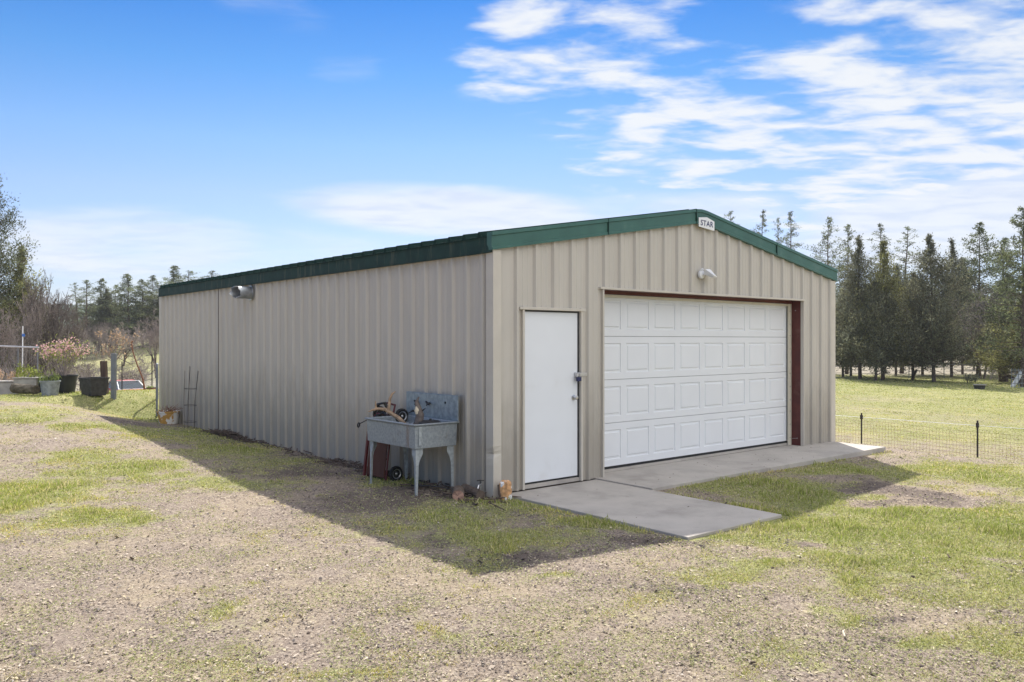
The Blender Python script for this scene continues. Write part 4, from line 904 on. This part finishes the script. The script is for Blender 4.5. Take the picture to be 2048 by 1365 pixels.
def bare_tree(parent, H, W_, seed, m_, lev=6, trunks=3, thick=.022):
    r2 = np.random.default_rng(seed); A = []; Bv = []; ra = []; rb = []
    def grow(p, d, L, r, lv):
        q = p+d*L; A.append(p); Bv.append(q); ra.append(r); rb.append(r*.72)
        if lv == 0: return
        for k in range(3 if lv > 1 else 4):
            nd = d+r2.normal(size=3)*.52+np.array([0, 0, .06]); nd /= np.linalg.norm(nd); grow(p+(q-p)*(1 if k == 0 else r2.uniform(.45, 1)), nd, L*r2.uniform(.62, .86), max(r*.60, .004), lv-1)
    for k in range(trunks):
        th = r2.uniform(0, 6.28); d = np.array([math.cos(th)*.35*W_/H*2, math.sin(th)*.35*W_/H*2, 1]); d /= np.linalg.norm(d); grow(np.array([math.cos(th)*.1, math.sin(th)*.1, -.1]), d, H*.27, thick*H*.5, lev)
    A = np.array(A); Bv = np.array(Bv); s = H/max(Bv[:, 2].max(), .1); sx = W_/max(np.percentile(np.abs(Bv[:, :2]), 97), .1)
    A = A*[sx, sx, s]; Bv = Bv*[sx, sx, s]
    ra = np.maximum(ra, .008); rb = np.maximum(rb, .005)
    big = ra > .03*H*.2
    V, F = segtubes(A[big], Bv[big], ra[big], rb[big], 6); npmesh('trunk', V, F, M['bark'], parent)
    V, F = segtubes(A[~big], Bv[~big], ra[~big], rb[~big], 3); npmesh('crown', V, F, m_, parent)
PROTO = {}
def place_tree(name, label, cat, kind, u, vtop, D, wpx, group=None, proto=None, zoff=0, mir=0):
    p = at(u, D); H = hgt(vtop, D)-p.z; Wd = wpx*D/FPX/2*(1.55 if 'pine' in kind else 1.5 if 'jun' in kind else 1)
    key = proto
    o = thing(name, label, cat, (p.x, p.y, p.z-.05), random.uniform(0, 6.28) if proto else -YAW, group)
    if key in PROTO:
        src, h0, w0 = PROTO[key]
        for ch in src.children:
            c = ch.copy(); COL.objects.link(c); c.parent = o
        o.scale = (Wd/w0, Wd/w0, H/h0)
    else:
        sd = hash(key) % 1000 if False else sum(map(ord, key)); 
        if kind == 'pine': conifer(name, H, Wd, .40, 62, 'pine', sd, M['needle'], .095, .62, o)
        elif kind == 'thickpine': conifer(name, H, Wd, .16, 125, 'pine', sd, M['needle'], .11, .68, o)
        elif kind == 'bigpine': conifer(name, H, Wd, .12, 84, 'bigpine', sd, M['needle'], .085, .7, o, tint=(.66, .66, .64))
        elif kind == 'baredark': bare_tree(o, H, Wd, sd, M['barkdark'], 6, 4, .03)
        elif kind == 'juniper': conifer(name, H, Wd, .12, 125, 'juniper', sd, M['juniper'], .10, .85, o)
        elif kind == 'greenjuniper': conifer(name, H, Wd, .10, 125, 'juniper', sd, M['junigreen'], .10, .85, o)
        elif kind == 'bare': bare_tree(o, H, Wd, sd, M['barkgrey'])
        elif kind == 'barered': bare_tree(o, H, Wd, sd, M['barkred'])
        elif kind == 'bush': bare_tree(o, H, Wd, sd, M['barkgrey'], 4, 9, .02)
        PROTO[key] = (o, H, Wd)
    return o
T = place_tree
G1 = 'pines behind the garage roof on the right'
T('pine_tree', 'thin pine top just right of the garage ridge, shortest over the roof', 'tree', 'pine', 1470, 424, 75, 60, G1, 'pA')
T('pine_tree', 'slim pine top above the middle of the right roof slope', 'tree', 'pine', 1527, 421, 75, 58, G1, 'pB')
T('pine_tree', 'small thin pine top crowded left of a taller pine over the roof', 'tree', 'pine', 1563, 437, 79, 44, G1, 'pA')
T('pine_tree', 'taller dark pine of the pair over the right roof slope', 'tree', 'pine', 1583, 424, 73, 66, G1, 'pC')
T('pine_tree', 'bushy pine rising behind the right eave corner', 'tree', 'pine', 1658, 436, 62, 82, G1, 'pD')
G2 = 'pines standing behind the junipers on the right'
T('pine_tree', 'very thin pine between the eave corner pine and the first juniper', 'tree', 'pine', 1693, 450, 64, 56, G2, 'pE')
T('pine_tree', 'pine top showing above the green-tipped juniper', 'tree', 'pine', 1768, 446, 66, 70, G2, 'pB')
T('pine_tree', 'sparse straight pine right of the green-tipped juniper', 'tree', 'pine', 1803, 455, 66, 70, G2, 'pA')
T('pine_tree', 'dense dark pine with pointed top left of the right edge pine', 'tree', 'thickpine', 1955, 447, 60, 120, G2, 'tA')
T('pine_tree', 'dark green pine squeezed between two taller pines at right', 'tree', 'thickpine', 2003, 478, 64, 90, G2, 'tB')
T('pine_tree', 'tall big pine at the right edge of the picture', 'tree', 'thickpine', 2045, 418, 47, 150, G2, 'tC')
T('pine_tree', 'tall pine outside the right edge beyond the gate', 'tree', 'thickpine', 2160, 430, 47, 150, G2, 'tA')
G3 = 'junipers along the far side of the lawn'
T('juniper_tree', 'grey-green juniper with forked leaning trunks beside the garage', 'tree', 'juniper', 1686, 590, 57, 80, G3, 'jA')
T('juniper_tree', 'tall loose juniper with thick trunk left of the green-tipped one', 'tree', 'juniper', 1720, 476, 54, 110, G3, 'jB')
T('juniper_tree', 'juniper with a bright green pointed tip', 'tree', 'greenjuniper', 1766, 484, 53, 96, G3, 'gA')
T('juniper_tree', 'low grey juniper filling between the two thick trunks', 'tree', 'juniper', 1752, 560, 52, 100, G3, 'jC')
T('juniper_tree', 'olive juniper in the middle of the right-hand row', 'tree', 'juniper', 1826, 548, 54, 110, G3, 'jD')
T('juniper_tree', 'dark pointed juniper, widest in the right-hand row', 'tree', 'juniper', 1868, 474, 51, 140, G3, 'jE')
T('juniper_tree', 'narrow juniper right behind the dark pointed one', 'tree', 'juniper', 1903, 482, 60, 90, G3, 'jB')
T('bare_tree', 'leafless purple-grey tree between the dark juniper and right pine', 'tree', 'bare', 1965, 560, 57, 130, None, 'bR')
T('juniper_tree', 'small round juniper standing alone in the field at right', 'tree', 'greenjuniper', 1948, 632, 74, 100, G3, 'gB')
T('juniper_tree', 'yellow-green juniper at the right edge below the big pine', 'tree', 'greenjuniper', 2040, 590, 50, 130, G3, 'gA')
ul = [1640, 1690, 1742, 1812, 1885, 1925, 1990, 2060]
for u, vt, D, w, k, lab in ((1702, 545, 60, 90, 'jC', 'bushy grey juniper behind the two trees nearest the garage'), (1792, 535, 62, 90, 'jD', 'grey juniper filling the gap right of the green-tipped one'), (1845, 560, 63, 90, 'jA', 'low juniper behind the middle of the right-hand row'), (1925, 520, 64, 90, 'jD', 'juniper wedged between the dark pointed one and the purple-grey tree'), (2005, 560, 58, 100, 'jC', 'squat juniper below the squeezed dark green pine')):
    T('juniper_tree', lab, 'tree', 'juniper', u, vt, D, w, G3, k)
for i, u in enumerate(ul):
    T('juniper_tree', 'far juniper in the back row behind the right-hand trees, %s from the garage' % ('first', 'second', 'third', 'fourth', 'fifth', 'sixth', 'seventh', 'eighth', 'ninth', 'tenth', 'eleventh')[i], 'tree', 'juniper', u, 590+25*math.sin(i*2.1), 92+3*(i % 3), 110, 'far junipers in the back row', ('jA', 'jD', 'jC')[i % 3])
for u, vt, D in ((1935, 757, 50), (1951, 759, 51)):
    p = at(u, D); o = thing('small_bush', 'tiny dark bush on the lawn, %s of the pair left of the stock tub' % ('left' if u < 1940 else 'right'), 'bush', (p.x, p.y, p.z), 0, 'tiny bushes near the stock tub')
    leafcloud('foliage', M['juniper'], o, rng.normal(size=(14, 3))*[.14, .14, .1]+[0, 0, .28], .09, 12, .06, .12)
    MB().tube([(0, 0, -.05), (0, 0, .25)], .03, 6).build('stem', M['bark'], o)
# left side
T('pine_tree', 'large dark pine cut off by the left edge', 'tree', 'bigpine', -16, 352, 44, 150, None, 'tL')
T('juniper_tree', 'broad olive evergreen below the large pine at left edge', 'tree', 'greenjuniper', 45, 498, 46, 130, None, 'gL')
T('bare_tree', 'leafless dark oak with crooked limbs, rightmost at the left edge', 'tree', 'baredark', 100, 528, 41, 150, 'leafless oaks at left', 'bD')
T('bare_tree', 'leafless reddish oak in front of the broad olive evergreen', 'tree', 'barered', 50, 560, 40, 130, 'leafless oaks at left', 'bB')
T('bare_tree', 'leafless oak half cut off by the left edge', 'tree', 'barered', -5, 580, 41, 130, 'leafless oaks at left', 'bC')
GD_ = 'distant pines across the valley'
for u, vt, k, w, lab in ((158, 566, 'pA', 26, 'thin distant pine, first to the right of the leafless oak'), (170, 560, 'pE', 30, 'thin distant pine, second to the right of the leafless oak'),
    (197, 558, 'tB', 40, 'distant pine, third to the right of the leafless oak'), (212, 578, 'jB', 34, 'short distant pine just right of the third pine from the oak'), (232, 570, 'pD', 40, 'distant pine with drooping limbs left of the dense one'),
    (260, 550, 'tB', 50, 'dense full distant pine, thickest across the valley'), (286, 560, 'tC', 40, 'distant pine right of the dense one'), (303, 551, 'tA', 46, 'distant pine nearest the left end of the garage'), (322, 575, 'jB', 40, 'distant green conifer partly behind the garage end'),
    (346, 532, 'tB', 50, 'leftmost pine top above the left eave'), (380, 542, 'pD', 50, 'middle pine top above the left eave'), (418, 541, 'pB', 44, 'rightmost pine top above the left eave')):
    T('pine_tree', lab, 'tree', 'pine', u, vt, 96+(u % 5)*1.6, w*1.75, GD_, k)
T('dead_tree', 'small leaning dead tree at the foot of the distant pines', 'tree', 'bare', 205, 640, 88, 34, None, 'bC')
ORD = ('first', 'second', 'third', 'fourth', 'fifth', 'sixth', 'seventh', 'eighth', 'ninth', 'tenth', 'eleventh', 'twelfth', 'thirteenth', 'fourteenth', 'fifteenth', 'sixteenth', 'seventeenth', 'eighteenth')
for i in range(18):
    u = -40+i*22+random.uniform(-5, 5); T('bare_tree', 'leafless brown understory tree below the distant pines, %s from the left edge' % ORD[i], 'tree', 'barered' if i % 3 else 'bare', u, 612+random.uniform(0, 40), 74+random.uniform(-6, 34), 60+random.uniform(0, 30), 'leafless understory trees across the valley', ('bB', 'bC', 'bE')[i % 3])
for u, vt, D, w, lab in ((0, 690, 34, 120, 'grey bare bush at the left edge behind the rail'), (75, 700, 32, 100, 'grey bare bush behind the pink flowering shrub'), (175, 706, 55, 80, 'grey bare bush in the field left of the brown post'), (262, 712, 56, 90, 'grey bare bush in the field right of the grey post'), (130, 690, 52, 80, 'distant bare bush above the pink flowering shrub'), (40, 672, 48, 110, 'tall grey bare bush under the leafless oaks')):
    T('bare_bush', lab, 'bush', 'bush', u, vt, D, w, 'bare grey bushes in the left field', 'sA')
# far wooded hill mass that closes the horizon
def farwood():
    n = 60000; az = rng.uniform(-60, 75, n); D = rng.uniform(170, 420, n)
    L = D*np.tan(np.radians(np.clip(az, -70, 70))); x = CAMX+L*RT[0]+D*FW[0]; y = CAMY+L*RT[1]+D*FW[1]
    z = gz(x, y)+rng.uniform(0, 1, n)**1.3*(4+2*vnoise(x*.15, y*.15, 3))
    V, F = leafquads(np.stack([x, y, z], 1), rng.normal(size=(n, 3))+[0, 0, 1.5], rng.uniform(.8, 1.8, n), rng.uniform(1.2, 3.0, n))
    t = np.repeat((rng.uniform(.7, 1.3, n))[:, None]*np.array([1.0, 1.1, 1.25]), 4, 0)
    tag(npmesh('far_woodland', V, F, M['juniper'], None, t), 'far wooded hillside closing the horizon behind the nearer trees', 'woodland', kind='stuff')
farwood()
# ------------------------------------------------------------------ ground cover
def scatter(n, d0, d1, power=1.0, half=.72):
    D = d0*(d1/d0)**rng.uniform(0, 1, n); k = rng.uniform(-half, half, n); L = D*k
    return CAMX+L*RT[0]+D*FW[0], CAMY+L*RT[1]+D*FW[1], D
def clear(x, y):
    path = (x > .06)*(x < 1.80)*(y > -2.93)*(y < 0); apr = (x > 1.7)*(x < 8.08)*(y > -1.05)*(y < .3); bl_ = (x > -.06)*(x < 8.12)*(y > -.05)*(y < 13.1)
    return ~((path+apr+bl_) > 0)
def blades(n, d0, d1, hmin, hmax, thr, name, label, edge=False):
    x, y, D = scatter(n, d0, d1); g, d, gr, lw = masks(x, y)
    mic = fbm(x, y, 5, 3, 61); pr_ = sm((g+.8*(mic-.5)-thr)/.35)*(1-.5*d)
    near_edge = np.minimum.reduce([np.abs(x-1.80)+99*((y < -2.95)|(y > -1)), np.abs(y+2.95)+99*((x < .1)|(x > 1.8)), np.abs(x-.05)+99*(y < -2.9)+99*(y > 0), np.abs(y+1.07)+99*((x < 1.8)|(x > 8.1))])
    eb = np.exp(-(near_edge/.07)**2)*sm((fbm(x, y, 3, 2, 83)-.25)/.3); pr_ = np.maximum(pr_, eb*.9)
    keep = clear(x, y)*(rng.uniform(0, 1, n) < pr_); x, y, D, g, eb, gr = x[keep], y[keep], D[keep], g[keep], eb[keep], gr[keep]; n = len(x)
    h = rng.uniform(hmin, hmax, n)*(.3+.9*np.clip(g, 0, 1)+1.0*eb+1.6*np.maximum(fbm(x, y, 2.2, 3, 81)-.55, 0)*4*np.clip(g, 0, 1))*rng.uniform(.5, 1.2, n); w = np.maximum(.0025, D*.00055)*rng.uniform(.7, 1.4, n)
    th = rng.uniform(0, 6.283, n); lean = rng.uniform(.1, 1.0, n)*h; z = gz(x, y)-.004
    a = np.stack([np.cos(th)*w, np.sin(th)*w, np.zeros(n)], 1); ph = rng.uniform(0, 6.283, n)
    b0 = np.stack([x, y, z], 1); mid = b0+np.stack([np.cos(ph)*lean*.35, np.sin(ph)*lean*.35, h*.6], 1); tip = b0+np.stack([np.cos(ph)*lean, np.sin(ph)*lean, h], 1)
    V = np.stack([b0-a, b0+a, mid+a*.7, mid-a*.7, tip], 1).reshape(-1, 3); k = np.arange(n)[:, None]*5
    F = np.concatenate([np.concatenate([k+0, k+1, k+2, k+3], 1), np.concatenate([k+3, k+2, k+4, k+4], 1)], 0)[:, :]
    # quads + tri (tri kept as separate mesh face list)
    Q = F[:n]; Tt = F[n:, :3]
    dry = rng.uniform(0, 1, n) < (.62-.36*np.clip(g*1.2, 0, 1)); base = np.where(dry[:, None], np.array([[.64, .57, .30]]), np.array([[.36, .41, .10]])+np.clip(.9-g, 0, 1)[:, None]*np.array([[.20, .13, .07]]))
    yel = fbm(x, y, .8, 2, 71); base = base*(1+np.clip(yel-.5, 0, .5)[:, None]*np.array([[.8, .5, .1]])); base = base*rng.uniform(.6, 1.15, n)[:, None]
    me = bpy.data.meshes.new(name); nl = 4*n+3*n
    me.vertices.add(len(V)); me.vertices.foreach_set('co', V.astype(np.float32).ravel()); me.loops.add(nl)
    me.loops.foreach_set('vertex_index', np.concatenate([Q.ravel(), Tt.ravel()]).astype(np.int32)); me.polygons.add(2*n)
    me.polygons.foreach_set('loop_start', np.concatenate([np.arange(n)*4, 4*n+np.arange(n)*3]).astype(np.int32)); me.update(calc_edges=True)
    at_ = me.color_attributes.new('tint', 'FLOAT_COLOR', 'POINT'); c = np.ones((len(V), 4), np.float32); c[:, :3] = np.repeat(base, 5, 0); at_.data.foreach_set('color', c.ravel())
    me.materials.append(M['blade']); o = bpy.data.objects.new(name, me); COL.objects.link(o); return tag(o, label, 'grass', kind='stuff')
blades(520000, 4.0, 15, .010, .042, .16, 'grass', 'patchy short green and straw-coloured grass growing across the yard')
blades(330000, 14, 62, .012, .034, .12, 'lawn_grass', 'mown yellow-green grass of the lawn and rise beyond the garage')
def litter():
    n = 150000; x, y, D = scatter(n, 3.9, 17); g, d, gr, lw = masks(x, y); mic = fbm(x, y, 3, 3, 91)
    keep = clear(x, y)*(rng.uniform(0, 1, n) < np.clip(.85-.9*g+1.6*(mic-.5)+.6*d, .04, 1)); x, y, D, g, d = x[keep], y[keep], D[keep], g[keep], d[keep]; n = len(x)
    s = (.004+.008*rng.uniform(0, 1, n)**2)*(1+.05*D)*np.where(rng.uniform(0, 1, n) < .02, 1.8, 1)*(1+.2*d); z = gz(x, y)+.006
    c = np.stack([x, y, z+s*.2], 1); th = rng.uniform(0, 6.283, n); a = np.stack([np.cos(th), np.sin(th), rng.normal(0, .25, n)], 1); b = np.stack([-np.sin(th), np.cos(th), rng.normal(0, .35, n)], 1)
    asp = rng.uniform(.12, .8, n)[:, None]; s = s[:, None]; up_ = np.array([[0, 0, 1.]])*s*rng.uniform(.1, .38, n)[:, None]
    V = np.stack([c-a*s, c-b*s*asp, c+a*s*.9, c+b*s*asp, c+up_], 1).reshape(-1, 3); k = np.arange(n)[:, None]*5
    F = np.concatenate([np.concatenate([k+i, k+(i+1) % 4, k+4], 1) for i in range(4)], 0)
    pal = np.array([[.52, .45, .36], [.42, .355, .28], [.28, .23, .19], [.085, .068, .062], [.15, .13, .12], [.52, .45, .29], [.72, .67, .58]]); pw = np.array([.17, .22, .19, .19, .12, .11, .008])
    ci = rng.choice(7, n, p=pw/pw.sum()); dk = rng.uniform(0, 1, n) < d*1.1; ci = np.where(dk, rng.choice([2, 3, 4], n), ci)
    base = pal[ci]*rng.uniform(.68, 1.08, n)[:, None]*np.array([[1, .97, .96]])
    o = npmesh('wood_chips', V, F, M['litter'], None, np.repeat(base, 5, 0)); tag(o, 'scattered bark chips, small stones and dry litter over the yard soil', 'litter', kind='stuff')
    # bits on the concrete
    n = 60; x = rng.uniform(.2, 7.8, n); y = np.where(x < 1.7, rng.uniform(-2.8, 0, n), rng.uniform(-.95, 0, n)); s = rng.uniform(.004, .012, n)[:, None]; c = np.stack([x, y, np.full(n, .022)], 1)
    o_ = np.array([[1, 0, 0], [0, 1, 0], [-1, 0, 0], [0, -1, 0], [0, 0, .6]]); V = (c[:, None, :]+o_[None]*s[:, None, :]).reshape(-1, 3); k = np.arange(n)[:, None]*5
    F = np.concatenate([np.concatenate([k+i, k+(i+1) % 4, k+4], 1) for i in range(4)], 0)
    tag(npmesh('path_crumbs', V, F, M['soil']), 'tiny dark crumbs of soil scattered over the concrete path', 'crumbs', kind='stuff')
    # sparse low leaves (weeds)
    n = 150000; x, y, D = scatter(n, 4, 14); g, d, gr, lw = masks(x, y); mic = fbm(x, y, 2.2, 4, 95); L, _ = ld(x, y)
    pr_ = sm((g+1.2*(mic-.5)+.06)/.4)*.85; keep = clear(x, y)*(rng.uniform(0, 1, n) < pr_); x, y, D = x[keep], y[keep], D[keep]; n = len(x)
    c = np.stack([x, y, gz(x, y)+rng.uniform(.006, .022, n)], 1); V, F = leafquads(c, rng.normal(size=(n, 3))*[1, 1, .35], .006*(1+.06*D)*rng.uniform(.7, 1.4, n), .013*(1+.06*D)*rng.uniform(.7, 1.4, n))
    base = np.array([[.37, .38, .17]])*rng.uniform(.65, 1.4, n)[:, None]
    tag(npmesh('low_weeds', V, F, M['blade'], None, np.repeat(base, 4, 0)), 'low small-leaved weeds spreading between the wood litter', 'weeds', kind='stuff')
litter()
def straw_and_clods():
    n = 9000; x, y, D = scatter(n, 4, 15); mic = fbm(x, y, 1.7, 3, 101); keep = clear(x, y)*(rng.uniform(0, 1, n) < np.clip((mic-.35)*3, .05, 1)); x, y, D = x[keep], y[keep], D[keep]; n = len(x)
    z = gz(x, y)+rng.uniform(.010, .022, n); d = rng.normal(size=(n, 3))*[1, 1, .12]; ln = rng.uniform(.02, .075, n)*(1+.03*D)
    V, F = leafquads(np.stack([x, y, z], 1), d, .0028*(1+.07*D)*rng.uniform(.7, 1.5, n), ln); pal = np.array([[.62, .55, .38], [.50, .42, .28], [.30, .22, .15], [.16, .11, .08]])
    tag(npmesh('dry_straw', V, F, M['litter'], None, np.repeat(pal[rng.choice(4, n, p=[.35, .3, .2, .15])], 4, 0)), 'dry straw and thin twigs lying over the yard soil', 'straw', kind='stuff')
    n = 420; x, y, D = scatter(n, 4, 13); keep = clear(x, y)*(fbm(x, y, 1.2, 2, 111) > .45); x, y = x[keep], y[keep]; q = MB()
    for a_, b__ in zip(x, y):
        r1 = random.uniform(.005, .014)*random.choice((1, 1, 1, 1.3)); pr_ = [(0, -r1*.5), (r1*.9, -r1*.25), (r1, .1*r1), (r1*.6, r1*.55), (0, r1*.65)]
        o_ = len(q.v); q.lathe(pr_, 7, Matrix.Translation((a_, b__, g1(a_, b__)+r1*.25)) @ Matrix.Rotation(random.uniform(0, 6), 4, 'Z') @ Matrix.Diagonal((1, random.uniform(.6, 1), random.uniform(.6, 1), 1)))
        for i in range(o_, len(q.v)): q.v[i] = tuple(c+random.uniform(-.16, .16)*r1 for c in q.v[i])
    tag(q.build('soil_clods', M['bark']), 'small dark clods and cone scraps scattered over the yard', 'clods', kind='stuff')
straw_and_clods()
for lab, u, v in (('pale stick lying in the gravel at the right foreground', 1690, 1280), ('short grey stick lying on the grass right of the path', 1900, 1123)):
    p = onground(u, v); tag(MB().tube([(0, 0, .02), (.05, .04, .03), (.11, .06, .02)], [.006, .007, .004], 6).build('stick', M['bone' if u < 1800 else 'post'], loc=(p.x, p.y, p.z)), lab, 'stick')
# ------------------------------------------------------------------ haze
hz = MB(); hz.box(-1000, 1000, -300, 1600, -9, 26)
hm = bpy.data.materials.new('haze'); hm.use_nodes = True; nt = hm.node_tree; nt.nodes.clear()
ho = N(nt, 'ShaderNodeOutputMaterial'); pv = N(nt, 'ShaderNodeVolumePrincipled'); pv.inputs['Density'].default_value = HAZE; pv.inputs['Color'].default_value = (.80, .86, .95, 1); pv.inputs['Anisotropy'].default_value = .2
nt.links.new(pv.outputs[0], ho.inputs['Volume'])
if HAZE > 0: tag(hz.build('haze', hm), kind='stuff')
